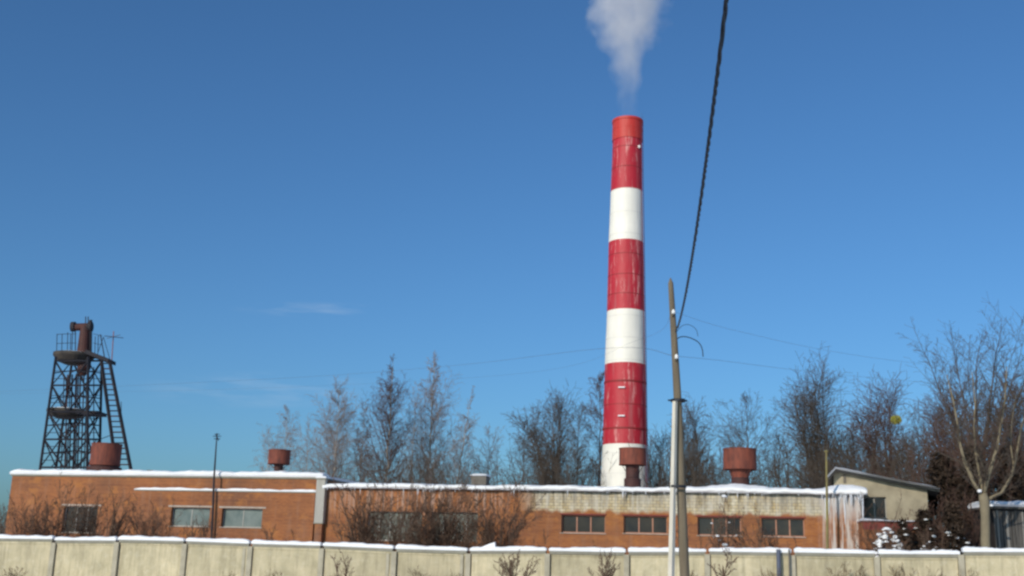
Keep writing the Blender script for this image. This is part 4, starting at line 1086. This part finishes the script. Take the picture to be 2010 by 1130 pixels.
def bush(px, pytop, wpx, Y, label, stems=14, mat='shrub', cat='shrub', name='bare_shrub', group=None, base_px=None, dens=1.0, tip=0.009, r=0.035, zvis=-1, snow=0, spread=1.0, trunk_h=0.0, single=False):
    top = P(px, pytop, Y); s = (top-EYE).dot(F)/FPX; Wd = wpx*s
    bx = top.x if base_px is None else P(base_px, 1060, Y).x
    g = gz(bx, Y); H_ = top.z-g
    E = empty(name, (bx, Y, g), 0, label=label, cat=cat, group=group)
    prm = dict(n=[7, 5, 4, 2], max=3 if dens >= 1 else 2, wig=0.10, trop=[0.03, 0.05, 0.02, 0.0], ch=[9*dens, 5, 3, 0], lr=[0.42, 0.45, 0.4, 0], ang=[32, 38, 42, 0], rr=0.55, tip=tip, bare=[0.2, 0.0, 0, 0])
    segs = []; stemsegs = []
    if trunk_h: stemsegs.append((0, 0, -0.3, 0, 0, trunk_h, r*2.4, r*1.8, 0))
    for k in range(stems):
        a = rg.uniform(0, 6.283); rad = Wd/2*math.sqrt(rg.random())*spread
        T = Vector((top.x-bx+rad*math.cos(a), rad*math.sin(a), H_*(rg.uniform(0.6, 1.0) if k else 1.0)*(1-0.25*(rad/(Wd/2+1e-6))**2)))
        b = Vector((rg.gauss(0, 0.12), rg.gauss(0, 0.12), trunk_h)); d = (T-b); L = d.length; d = (d.normalized()+Vector((0,0,.15))).normalized()
        branch(segs, tuple(b), tuple(d), L*0.97, r*rg.uniform(0.6, 1.2), 0, prm, zvis)
    st = stemsegs + [s_ for s_ in segs if s_[8] == 0]; tw = [s_ for s_ in segs if s_[8] > 0]
    segs_mesh('stem', st, 5, mat, E); segs_mesh('crown', tw, 3, mat, E)
    NSEG[0] += len(st)*5+len(tw)*3
    if snow:
        mb = MB()
        cand = [s_ for s_ in segs if s_[8] in (0, 1) and s_[5] > H_*0.3]
        for _ in range(min(snow, len(cand))):
            s_ = rg.choice(cand); blob(mb, s_[3], s_[4], s_[5], rg.uniform(0.06, 0.18))
        mb.build('snow_clumps', 'snow', E, smooth=True, kind='stuff')
    return E
def blob(mb, x, y, z, r, flat=0.55):
    n, mrows = 7, 4; vs = [(x, y, z-r*flat*0.4)]; 
    for j in range(1, mrows):
        t = math.pi*j/mrows
        for i in range(n):
            a = 2*math.pi*i/n; k = r*rg.uniform(0.75, 1.2)
            vs.append((x+k*math.sin(t)*math.cos(a), y+k*math.sin(t)*math.sin(a), z-flat*k*math.cos(t)))
    vs.append((x, y, z+r*flat))
    fs = [(0, 1+(i+1)%n, 1+i) for i in range(n)]
    for j in range(mrows-2):
        for i in range(n): fs.append((1+j*n+i, 1+j*n+(i+1)%n, 1+(j+1)*n+(i+1)%n, 1+(j+1)*n+i))
    k = 1+(mrows-2)*n; fs += [(k+i, k+(i+1)%n, len(vs)-1) for i in range(n)]
    mb.add(vs, fs)

# birches behind the left half
birch(565, 800, 78, 150, 'faint slender birch rising behind the small roof ventilator', dens=0.8)
birch(530, 850, 40, 150, 'low thin tree just left of the small roof ventilator', dens=0.5, env='oval')
birch(607, 838, 34, 150, 'small thin tree between the ventilator and the first tall birch', dens=0.5, env='oval')
birch(668, 748, 100, 135, 'pale grey birch, first tall tree right of the brick building end', dens=1.1)
birch(716, 792, 62, 138, 'shorter grey birch squeezed between two taller birches', dens=0.8)
birch(772, 708, 84, 130, 'tall narrow reddish birch with a bright white trunk', dens=1.08, cmat='barkred', tr=0.19)
birch(852, 704, 92, 135, 'tallest pale birch with airy crown behind the workshop', dens=1.05)
birch(925, 770, 62, 135, 'thin birch leaning to the right beside the tallest birch', dens=0.8, base_px=880)
birch(815, 790, 40, 140, 'slim young birch between the reddish and the tallest birch', dens=0.6)
birch(960, 845, 70, 140, 'low spindly tree between the birches and the rounded tree', dens=0.6, env='oval', tmat='bark', cmat='twigbirch')
# middle
broad(1090, 763, 168, 128, 'broad rounded bare tree left of the striped chimney', limbs=15, fork=0.26, zc=0.45, dens=1.0)
birch(1136, 792, 60, 126, 'dark straight tree on the right edge of the rounded tree', dens=0.7, env='oval', tmat='bark', cmat='bark')
birch(1178, 738, 62, 134, 'narrow tree half hidden by the left side of the chimney', dens=0.9, env='oval', tmat='bark', cmat='barkred')
birch(1030, 838, 60, 130, 'short bare tree at the left foot of the rounded tree', dens=0.6, env='oval', tmat='bark', cmat='bark')
# right of the chimney
broad(1292, 850, 60, 130, 'low bushy bare tree between chimney and utility pole', limbs=7, fork=0.2, zc=0.5, dens=0.8)
broad(1362, 795, 92, 118, 'dense brown bare tree directly right of the utility pole', limbs=11, fork=0.2, zc=0.5, dens=1.1, cmat='bark')
birch(1465, 788, 118, 120, 'open tree with one straight stem rising behind the widest ventilator', dens=0.7, env='oval', tmat='bark', cmat='bark', tr=0.22)
broad(1602, 722, 124, 115, 'tall upright vase-shaped bare tree behind the workshop end', limbs=16, fork=0.14, zc=0.45, dens=1.15)
broad(1734, 752, 116, 112, 'reddish upright bare tree behind the gabled shed', limbs=15, fork=0.15, zc=0.45, dens=1.15, cmat='barkred', tmat='barkred')
broad(1528, 840, 70, 122, 'low grey tree in the gap between two taller trees', limbs=7, fork=0.2, zc=0.5, dens=0.7)
broad(1668, 830, 60, 120, 'short twiggy tree between vase-shaped and reddish trees', limbs=7, fork=0.2, zc=0.5, dens=0.7)
broad(1862, 752, 110, 100, 'dense dark red-brown tree under the sparse tall crown', limbs=13, fork=0.18, zc=0.45, dens=1.1, cmat='barkred', tmat='barkred')
broad(1992, 742, 110, 98, 'dense red-brown tree at the right edge of the view', limbs=13, fork=0.18, zc=0.42, dens=1.1, cmat='barkred', tmat='barkred')
broad(1800, 815, 80, 106, 'low tangled tree left of the dark red-brown tree', limbs=9, fork=0.2, zc=0.45, dens=0.8)
# the big sparse tree
broad(1950, 600, 250, 90, 'tallest sparse bare tree with wide fan of fine branches', fork=0.36, dens=1.0, tmat='bark', cmat='bark', lrat=0.30, tip=0.010, base_px=1925, tr=0.22, wig=0.08,
      targets=[(1960, 628, 0), (1795, 660, -1), (1828, 688, 2), (1880, 645, 1), (1905, 660, -2), (1935, 660, 3), (1988, 632, -1), (2025, 660, 1), (2055, 710, 0), (1860, 705, -2), (1975, 680, 2), (2005, 648, -3)], zvis=5)
# pollarded pale tree just behind the fence
def pollard():
    Y = 64.5
    p0 = P(1933, 1085, Y); g = gz(p0.x, Y); o = Vector((p0.x, Y, g))
    E = empty('forked_tree', o, 0, label='pale olive-barked tree forking into four bare limbs just behind the fence', cat='tree')
    def q(x, y, d=0): return P(x, y, Y+d)-o
    def limb(mb, pts, r0, r1, n=8):
        V = [q(*p) for p in pts]; rr = [r0+(r1-r0)*i/(len(V)-1) for i in range(len(V))]; mb.tube(V, rr, n); return V, rr
    mb = MB(); V = [Vector((0.03, 0, -0.3)), q(1934, 1060), q(1934, 1015), q(1932, 985), q(1929, 968)]
    mb.tube(V, [0.30, 0.26, 0.25, 0.29, 0.23], 12); mb.build('trunk', 'barkpale', E, smooth=True)
    prm = dict(n=[0, 6, 4, 3], max=3, wig=0.12, trop=[0, 0.05, 0.04, 0.0], ch=[0, 4, 3, 0], lr=[0, 0.5, 0.5, 0], ang=[0, 40, 40, 0], rr=0.5, tip=0.012, bare=[0, 0.2, 0, 0])
    segs = []
    for pts, r0, r1 in (([(1928, 974), (1912, 948), (1893, 905), (1884, 870), (1880, 835, 0.5), (1872, 790, 1), (1858, 735, 1.4)], 0.125, 0.03),
                        ([(1930, 972), (1923, 935, 0.4), (1915, 890, 0.6), (1912, 840, 1), (1914, 790, 1), (1908, 730, 1.2)], 0.09, 0.025),
                        ([(1931, 970), (1941, 930, -0.3), (1957, 880, -0.5), (1962, 850, -0.6), (1972, 790, -1), (1976, 720, -1.4)], 0.13, 0.03),
                        ([(1938, 980, 0.2), (1965, 968, 0.5), (1985, 935, 0.8), (1996, 890, 1.0), (2004, 840, 1.1), (2020, 790, 1.3), (2030, 730, 1.6)], 0.10, 0.03),
                        ([(1990, 918, 0.9), (1984, 875, 1.2), (1986, 830, 1.5), (1994, 775, 1.8)], 0.055, 0.018),
                        ([(1936, 935, 0.2), (1926, 905, 0), (1918, 890, -0.3)], 0.04, 0.02)):
        mb = MB(); V, rr = limb(mb, pts, r0, r1); mb.build('limb', 'barkpale', E, smooth=True)
        for i in range(1, len(V)):
            for _ in range(7):
                t = rg.random(); b = V[i-1].lerp(V[i], t); d = (V[i]-V[i-1]).normalized(); u = Vector((rg.gauss(0,1), rg.gauss(0,1), rg.gauss(0,.6)+.4)).normalized()
                branch(segs, tuple(b), tuple((d*0.7+u*0.6).normalized()), rg.uniform(0.7, 2.6), rr[i]*0.4, 1, prm)
    segs_mesh('crown', segs, 3, 'bark', E); NSEG[0] += len(segs)*3
    mb = MB(); v = q(1923, 964, -0.25); blob(mb, v.x, v.y, v.z, 0.14, 0.8)
    v = q(1946, 992, -0.2); blob(mb, v.x, v.y, v.z, 0.12, 0.6); mb.build('snow_clump', 'snow', E, smooth=True)
pollard()

# yellow-green clump in the reddish tree
p = P(1759, 824, 108)
mb = MB()
for k in range(420):
    v = Vector((rg.gauss(0,1), rg.gauss(0,1), rg.gauss(0,1))).normalized()*0.52*rg.random()**0.4
    a = Vector((rg.gauss(0,1), rg.gauss(0,1), rg.gauss(0,1))).normalized()*0.09; b = a.cross(Vector((rg.gauss(0,1), rg.gauss(0,1), rg.gauss(0,1)))).normalized()*0.05
    mb.add([v-a, v+b, v+a, v-b], [(0,1,2,3)])
o = mb.build('mistletoe_clump', 'mistle', None, label='small yellow-green clump hanging in the reddish tree behind the gabled shed', cat='mistletoe'); o.location = p

# ------------------------------------------------------------------ thicket behind the buildings
def thicket(name, spans, label, mat, seed, n):
    r_ = random.Random(seed); segs = []
    prm = dict(n=[5, 3, 2], max=2, wig=0.12, trop=[0.03, 0.05, 0.02], ch=[7, 4, 0], lr=[0.4, 0.5, 0], ang=[34, 40, 0], rr=0.55, tip=0.014, bare=[0.35, 0, 0])
    for k in range(n):
        xa, xb, ylo, yhi, Ya, Yb = r_.choice(spans); px = r_.uniform(xa, xb); Y = r_.uniform(Ya, Yb); t = P(px, r_.uniform(ylo, yhi), Y); g = gz(t.x)
        L = t.z-g; branch(segs, (t.x+r_.uniform(-.4, .4), Y, g-0.2), (r_.gauss(0, .08), r_.gauss(0, .08), 1), L, 0.06, 0, prm, 6.0)
    NSEG[0] += len(segs)*3
    segs_mesh(name, segs, 3, mat, None, kind='stuff', label=label, cat='thicket')
thicket('birch_thicket', [(630, 1000, 880, 925, 112, 128), (740, 960, 885, 925, 112, 128)], 'low twiggy undergrowth at the feet of the birches', 'bark', 1, 150)
thicket('middle_thicket', [(990, 1180, 868, 925, 112, 125), (1270, 1320, 870, 925, 112, 125), (1330, 1420, 860, 925, 105, 115)], 'dark twiggy undergrowth either side of the chimney foot', 'bark', 2, 160)
thicket('right_thicket', [(1400, 1680, 868, 930, 100, 115), (1640, 1830, 850, 925, 95, 110)], 'dark twiggy undergrowth behind the workshop end and shed', 'bark', 3, 200)
thicket('dark_thicket', [(1795, 2080, 835, 930, 78, 92), (1830, 2080, 800, 900, 80, 92)], 'dense dark brush behind the forked tree at the right', 'barkred', 4, 210)

# dark conifers at the right, behind fence
def conifer(px, pytop, wpx, Y, label, n=3800, snow=0):
    top = P(px, pytop, Y); s = (top-EYE).dot(F)/FPX; Wd = wpx*s; g = gz(top.x); H_ = top.z-g
    E = empty('dark_conifer', (top.x, Y, g), 0, label=label, cat='conifer')
    mb = MB(); mb.tube([(0, 0, -0.3), (0, 0, H_*0.95)], [0.18, 0.02], 7); mb.build('trunk', 'bark', E)
    segs = []; mb = MB(); sn = MB()
    nb = int(n/26)
    for k in range(nb):
        t = rg.random()**0.8; z = H_*(0.08+0.9*t); a = rg.uniform(0, 6.283); L = (1-t**1.6*0.85)*Wd/2*rg.uniform(0.6, 1.15)+0.1
        dr = rg.uniform(-0.35, 0.1)
        tipv = Vector((math.cos(a)*L, math.sin(a)*L, z+dr*L)); b = Vector((0, 0, z))
        segs.append((*b, *tipv, 0.03, 0.01, 1))
        for q_ in range(26):
            f = rg.uniform(0.2, 1.0); c = b.lerp(tipv, f)+Vector((rg.gauss(0,.10), rg.gauss(0,.10), rg.gauss(0,.08)))
            u = Vector((math.cos(a+rg.gauss(0,.7)), math.sin(a+rg.gauss(0,.7)), rg.gauss(-.1,.5))).normalized()*rg.uniform(.14, .34); w = u.cross(Vector((rg.gauss(0,.4), rg.gauss(0,.4), 1))).normalized()*rg.uniform(.04, .08)
            mb.add([c-u*.5-w*.3, c+w, c+u, c-w], [(0,1,2,3)])
        if snow and rg.random() < snow: c = b.lerp(tipv, rg.uniform(.5, 1)); blob(sn, c.x, c.y, c.z+0.05, rg.uniform(.07, .2), .4)
    me = mb.build('foliage', 'needle', E, kind='stuff'); segs_mesh('branches', segs, 3, 'bark', E, kind='stuff')
    if snow and sn.v: sn.build('snow_clumps', 'snow', E, smooth=True, kind='stuff')
conifer(1846, 885, 170, 78, 'dark bushy conifer beside the right end of the gabled shed', 9000)
conifer(1908, 872, 130, 76, 'dark conifer directly behind the forked tree', 10000, snow=0.03)
conifer(1978, 868, 140, 79, 'dark conifer above the plank shed roof', 10000)
conifer(1812, 1000, 60, 67, 'low dark snow-dusted conifer before the gabled shed', 2600, snow=0.25)
conifer(1868, 985, 70, 66.5, 'squat dark conifer with snow scraps left of the forked tree', 3200, snow=0.16)
conifer(1772, 1022, 46, 66, 'small bluish snow-laden conifer next to the snowy bush', 1800, snow=0.35)

# ------------------------------------------------------------------ shrubs before the buildings
bush(120, 932, 190, 72, 'wide dense brown shrub at the left end of the brick building', stems=26, r=0.04, tip=0.009, dens=1.1)
bush(58, 965, 90, 70, 'low brown shrub at the far left corner behind the fence', stems=22, tip=0.008)
bush(228, 948, 130, 71, 'small fork-trunked bare tree before the brick building, right of its first window', stems=14, r=0.07, trunk_h=1.2, name='small_tree', cat='tree')
bush(305, 968, 120, 72, 'thin shrub between the forked small tree and the second window', stems=30, r=0.03, tip=0.008, dens=1.1)
bush(372, 1015, 70, 70, 'low sparse shrub under the green-glazed middle window', stems=8, dens=0.8)
bush(545, 1020, 60, 70, 'low dry shrub against the brick wall right of the last window', stems=9, dens=1)
bush(700, 932, 105, 68, 'small tree with three spreading stems before the workshop left end', stems=10, r=0.075, trunk_h=0.9, name='small_tree', cat='tree', base_px=712, tip=0.012)
bush(748, 938, 145, 67.5, 'tangled grey shrub before the left big workshop window', stems=26, r=0.035, tip=0.011, dens=1.15)
bush(876, 932, 150, 67.8, 'shrub mass between the tall tangled shrub and the second big window', stems=26, r=0.04, tip=0.011, dens=1.15)
bush(175, 955, 120, 72.5, 'brown shrub over the first brick building window', stems=20, r=0.04)
bush(395, 1000, 110, 71, 'spreading thin shrub under the two green-glazed windows', stems=14, r=0.03)
bush(790, 942, 130, 66.8, 'tangled shrub before the first workshop window', stems=20, r=0.03)
bush(838, 932, 130, 66, 'tall tangled brown shrub between the two big workshop windows', stems=20, r=0.045, tip=0.011, dens=1.2)
bush(920, 930, 130, 66.5, 'tall dense shrub before the second workshop window', stems=20, r=0.045, tip=0.011, dens=1.2)
bush(985, 928, 150, 65.5, 'widest dense brown shrub where the pale wall band begins', stems=24, r=0.05, tip=0.011, dens=1.2)
bush(1068, 1030, 60, 65, 'low twiggy shrub left of the three-pane window', stems=8)
bush(1345, 1000, 40, 66, 'narrow shrub just right of the utility pole foot', stems=7, tip=0.01)
bush(1412, 960, 90, 63.5, 'shrub carrying lumps of snow before the third small window', stems=10, r=0.04, snow=9)
bush(1480, 985, 80, 64, 'bare shrub between the last two workshop windows', stems=12, r=0.04, tip=0.010)
bush(1560, 1000, 70, 64, 'thin shrub under the last workshop window', stems=8)
bush(1735, 960, 26, 66, 'single thin sapling leaning before the gabled shed wall', stems=1, r=0.05, dens=0.8, base_px=1708, name='sapling', cat='sapling')
bush(1785, 975, 100, 68.0, 'tangled twiggy shrub against the gabled shed wall', stems=24, r=0.035)
bush(1830, 1030, 70, 63, 'snow-flecked shrub behind the fence before the dark conifers', stems=10, snow=26)
bush(1712, 965, 70, 68.3, 'loose shrub screening the dark window of the gabled shed', stems=12, r=0.03, tip=0.009)
bush(1880, 915, 130, 70, 'tall red-brown brush between the gabled shed and the forked tree', stems=22, r=0.035, tip=0.010, mat='barkred')
bush(1820, 985, 80, 67.5, 'red-brown twiggy shrub at the right corner of the gabled shed', stems=14, r=0.03, tip=0.010, mat='barkred')
# rounded snow-covered bush
def snowbush(px, py, w, Y, label, seed):
    p = P(px, py, Y); g = gz(p.x); E = empty('snowy_bush', (p.x, Y, g), 0, label=label, cat='bush')
    s = Y/FPX; r = w*s/2; segs = []; mb = MB(); H_ = p.z-g
    prm = dict(n=[4, 3, 2], max=1, wig=.1, trop=[0, 0, 0], ch=[4, 0, 0], lr=[.4, 0, 0], ang=[35, 0, 0], rr=.5, tip=.01, bare=[.3, 0, 0])
    for k in range(110):
        a = rg.uniform(0, 6.283); rad = r*math.sqrt(rg.random()); T = Vector((rad*math.cos(a), rad*math.sin(a), H_*(1-0.45*(rad/r)**2)))
        branch(segs, (0, 0, -.1), tuple(T.normalized()), T.length, .03, 0, prm); 
        if k % 2 == 0 or k < 8: blob(mb, T.x, T.y, T.z-.05, rg.uniform(.09, .21)*min(1, r), .5)
    segs_mesh('stems', segs, 4, 'shrub', E, kind='stuff'); mb.build('snow_clumps', 'snow', E, smooth=True, kind='stuff')
snowbush(1740, 1036, 62, 65, 'rounded bush buried in snow before the dark red lean-to', 1)
snowbush(1762, 1058, 34, 63, 'little snow-covered bush close behind the fence', 2)

# distant wood at the left edge
def far_wood():
    r_ = random.Random(77); segs = []
    prm = dict(n=[4, 3], max=1, wig=.1, trop=[.02, .05], ch=[6, 0], lr=[.3, 0], ang=[35, 0], rr=.5, tip=.04, bare=[.3, 0])
    for k in range(170):
        Y = r_.uniform(170, 230); px = r_.uniform(-260, 25); t = P(px, r_.uniform(985, 1020) if px > -20 else r_.uniform(960, 1020), Y); g = gz(t.x)
        branch(segs, (t.x, Y, g), (0, 0, 1), t.z-g, .12, 0, prm)
    for k in range(120):
        Y = r_.uniform(240, 330); px = r_.uniform(25, 2300); t = P(px, 1060+r_.uniform(-20, 10), Y); g = gz(t.x)
        branch(segs, (t.x, Y, g), (0, 0, 1), max(2, t.z-g), .12, 0, prm)
    segs_mesh('distant_wood', segs, 3, 'bark', None, kind='stuff', label='distant bare wood along the horizon', cat='wood')
far_wood()

# ------------------------------------------------------------------ shrubs and weeds before the fence
grp = 'weeds and shoots before the fence'
bush(666, 1078, 60, 56, 'bare forked shoot before the fence, below the duct', stems=4, r=0.045, tip=0.009, base_px=676)
bush(1012, 1072, 100, 55.5, 'dark tangled shrub sprawling over the fence middle', stems=16, r=0.03)
bush(1180, 1078, 110, 55, 'fan-shaped bare shrub before the fence left of the pole', stems=9, r=0.035)
bush(1416, 1066, 26, 52, 'dark dead stalk with clinging leaves right of the pole', stems=3, r=0.05, tip=0.014)
for i, (px, py, w) in enumerate(((1355, 1108, 40), (1515, 1108, 60), (1645, 1098, 50), (1690, 1104, 60), (1765, 1096, 80), (1820, 1104, 60), (1905, 1112, 50), (540, 1112, 50), (455, 1118, 40), (30, 1112, 60), (820, 1112, 50), (890, 1118, 40))):
    w_ = ['left of', 'right of'][px > 1330]
    lb = {1355: 'dry weeds at the very foot of the utility pole', 1515: 'dry weeds round the blue-grey tube', 1645: 'dry weeds left of the fence joint below the frozen corner', 1690: 'dry weeds at the fence below the red lean-to',
          1765: 'tallest dry weeds before the fence, below the snowy bush', 1820: 'dry weeds between two right-hand fence joints', 1905: 'dry weeds below the forked tree', 540: 'dry weeds before the fence below the brick building end', 455: 'faint weeds before the fence below the last green window',
          30: 'weeds before the leftmost fence panel', 820: 'weeds before the fence below the tall tangled shrub', 890: 'weeds before the fence left of the sprawling shrub'}[px]
    bush(px, py, w, ru(53, 57), lb, stems=16, mat='weed', name='dry_weed', cat='weeds', group=grp, dens=0.6, r=0.014, tip=0.006)

# ------------------------------------------------------------------ utility pole
def pole():
    Y = 27.0
    def q(x, y, d=0): return P(x, y, Y+d)
    b = q(1343, 1130); g = gz(b.x)
    top, bot = q(1316.5, 556), q(1345, 1130); dirv = (bot-q(1329, 785)).normalized(); t = (g-0.3-bot.z)/dirv.z; foot = bot+dirv*t
    o = Vector((foot.x, Y, g))
    E = empty('utility_pole', o, 0, label='old wooden utility pole bound to a pale concrete stub, before the fence', cat='utility pole')
    def L(v): return v-o
    mb = MB(); pts = [L(foot), L(q(1344, 1130)), L(q(1337, 960)), L(q(1331, 800)), L(q(1323, 660)), L(top), L(q(1316, 545))]
    mb.tube(pts, [0.125, 0.118, 0.11, 0.10, 0.082, 0.066, 0.010], 14); mb.build('wooden_pole', 'wood', E, smooth=True)
    # concrete stub, set forward-left of the pole
    t0, t1 = L(q(1325, 785, -0.20)), L(q(1317.5, 1130, -0.20)); dv = (t1-t0).normalized(); tb = t1+dv*((-0.3-t1.z)/dv.z)
    mb = MB(); mb.tube([tb, t1, t0], [0.085, 0.08, 0.062], 4); st = mb.build('concrete_stub', 'stub', E)
    for yy in (786, 955):
        c = L(q(1331 if yy < 900 else 1330, yy, -0.1)); mb = MB()
        mb.lathe([(0.215, -0.03), (0.225, -0.03), (0.225, 0.03), (0.215, 0.03)], 20, close=True); o_ = mb.build('wire_binding', 'cable', E); o_.location = c; o_.scale = (0.8 if yy < 900 else 0.95, 0.95, 1)
    mb = MB(); c = L(q(1330, 786, -0.1)); mb.tube([c+Vector((-0.24, -0.02, 0)), c+Vector((0.24, -0.02, 0))], 0.022, 6); mb.build('clamp_bolt', 'cable', E)
    # insulators on hooks
    for x, y, hx in ((1322, 611, 1316), (1328, 699, 1322)):
        c = L(q(x, y, -0.16))
        mb = MB(); mb.lathe([(0.02, -0.06), (0.055, -0.055), (0.04, -0.02), (0.05, 0.0), (0.03, 0.04), (0.012, 0.055)], 12); i_ = mb.build('insulator', 'ceramic', E, smooth=True); i_.location = c
        mb = MB(); mb.tube([c+Vector((0, 0, -0.02)), c+Vector((0, 0, -0.10)), c+Vector((-0.02, 0.1, -0.12)), c+Vector((-0.03, 0.2, -0.10))], 0.010, 5); mb.build('hook', 'cable', E)
    # slack loops of wire hanging off to the right
    def loop(pts, r=0.011):
        V = [L(q(*p_)) for p_ in pts]; out_ = []
        for i in range(len(V)-1):
            p0, p1, p2, p3 = V[max(i-1, 0)], V[i], V[i+1], V[min(i+2, len(V)-1)]
            for k in range(6):
                t = k/6; out_.append(0.5*((2*p1)+(-p0+p2)*t+(2*p0-5*p1+4*p2-p3)*t*t+(-p0+3*p1-3*p2+p3)*t*t*t))
        out_.append(V[-1]); mb = MB(); mb.tube(out_, r, 5); mb.build('slack_wire', 'cable', E)
    loop([(1326, 668), (1336, 661), (1352, 662), (1370, 671), (1378, 684), (1380, 700)], 0.013)
    loop([(1325, 655), (1338, 640), (1352, 637), (1366, 646), (1370, 660)], 0.007)
    return E, q
PL, pq = pole()

# twisted power cable coming over the camera
def cable():
    A = P(1327, 652, 26.85); B = P(1425, 0, 9.2)
    dirh = Vector((B.x-A.x, B.y-A.y, 0)).normalized(); nrm = dirh.cross(Vector((0, 0, 1)))
    pix = [(1327, 652), (1334, 630), (1346, 575), (1357, 515), (1368, 445), (1379, 370), (1389, 295), (1400, 215), (1409, 140), (1417, 70), (1425, 0)]
    K = []
    for x, y in pix:
        d = ray(x, y); k = (A-EYE).dot(nrm)/d.dot(nrm); p = EYE+d*k; K.append(((p-A).dot(dirh), p.z))
    # a parabola that fits the sighted points, carried on behind the camera
    S = np.array(K); S = S[S[:, 0] > -0.01]; co = np.polyfit(S[:, 0], S[:, 1], 2)
    print('cable', co, K)
    Ltot = S[-1, 0]+22
    mb_ = []
    n = 420
    o = A
    E = empty('power_cable', o, 0, label='twisted black overhead cable running from the pole up out of the picture', cat='cable')
    zA = A.z
    for s in range(3):
        pts = []
        for i in range(n+1):
            u = Ltot*i/n
            z = np.interp(u, S[:, 0], S[:, 1]) if False else co[0]*u*u+co[1]*u+co[2]
            if u < 1.5: z = z*(u/1.5)+zA*(1-u/1.5)
            a = 2*math.pi*(u/0.75+0.22*math.sin(u*1.3)+0.15*math.sin(u*3.1)+s/3); r = 0.014
            c = A+dirh*u; c.z = z
            pts.append(c-o+nrm*r*math.cos(a)+Vector((0, 0, 1))*r*math.sin(a))
        mb = MB(); mb.tube(pts, 0.0115, 5); mb.build('strand', 'cable', E)
cable()

# thin wires far off
def wire(pts, label, r=0.012, mat='wire'):
    V = [P(*p_) for p_ in pts]; o = V[0].copy(); out_ = []
    V = [v-o for v in V]
    for i in range(len(V)-1):
        p0, p1, p2, p3 = V[max(i-1, 0)], V[i], V[i+1], V[min(i+2, len(V)-1)]
        for k in range(8):
            t = k/8; out_.append(0.5*((2*p1)+(-p0+p2)*t+(2*p0-5*p1+4*p2-p3)*t*t+(-p0+3*p1-3*p2+p3)*t*t*t))
    out_.append(V[-1]); mb = MB(); mb.tube(out_, r, 4); ob = mb.build('overhead_wire', mat, None, label=label, cat='wire', group='thin overhead wires'); ob.location = o
wire([(1322, 611, 26.8), (1450, 650, 31), (1700, 700, 38), (2100, 748, 46)], 'thin wire running right from the upper white insulator', 0.0035)
wire([(1328, 699, 26.8), (1420, 708, 31), (1600, 730, 38), (1850, 752, 48), (2120, 765, 60)], 'thin wire running right from the lower white insulator', 0.004)
wire([(1328, 699, 26.8), (1180, 684, 45), (870, 719, 70), (500, 745, 90), (-150, 775, 120)], 'thin wire running left from the pole behind the chimney and across the sky', 0.006)
wire([(1322, 611, 26.8), (1250, 668, 60), (1000, 735, 90), (400, 765, 125), (-200, 775, 150)], 'faintest thin wire low in the left sky', 0.005)
print('FACES', NSEG[0])
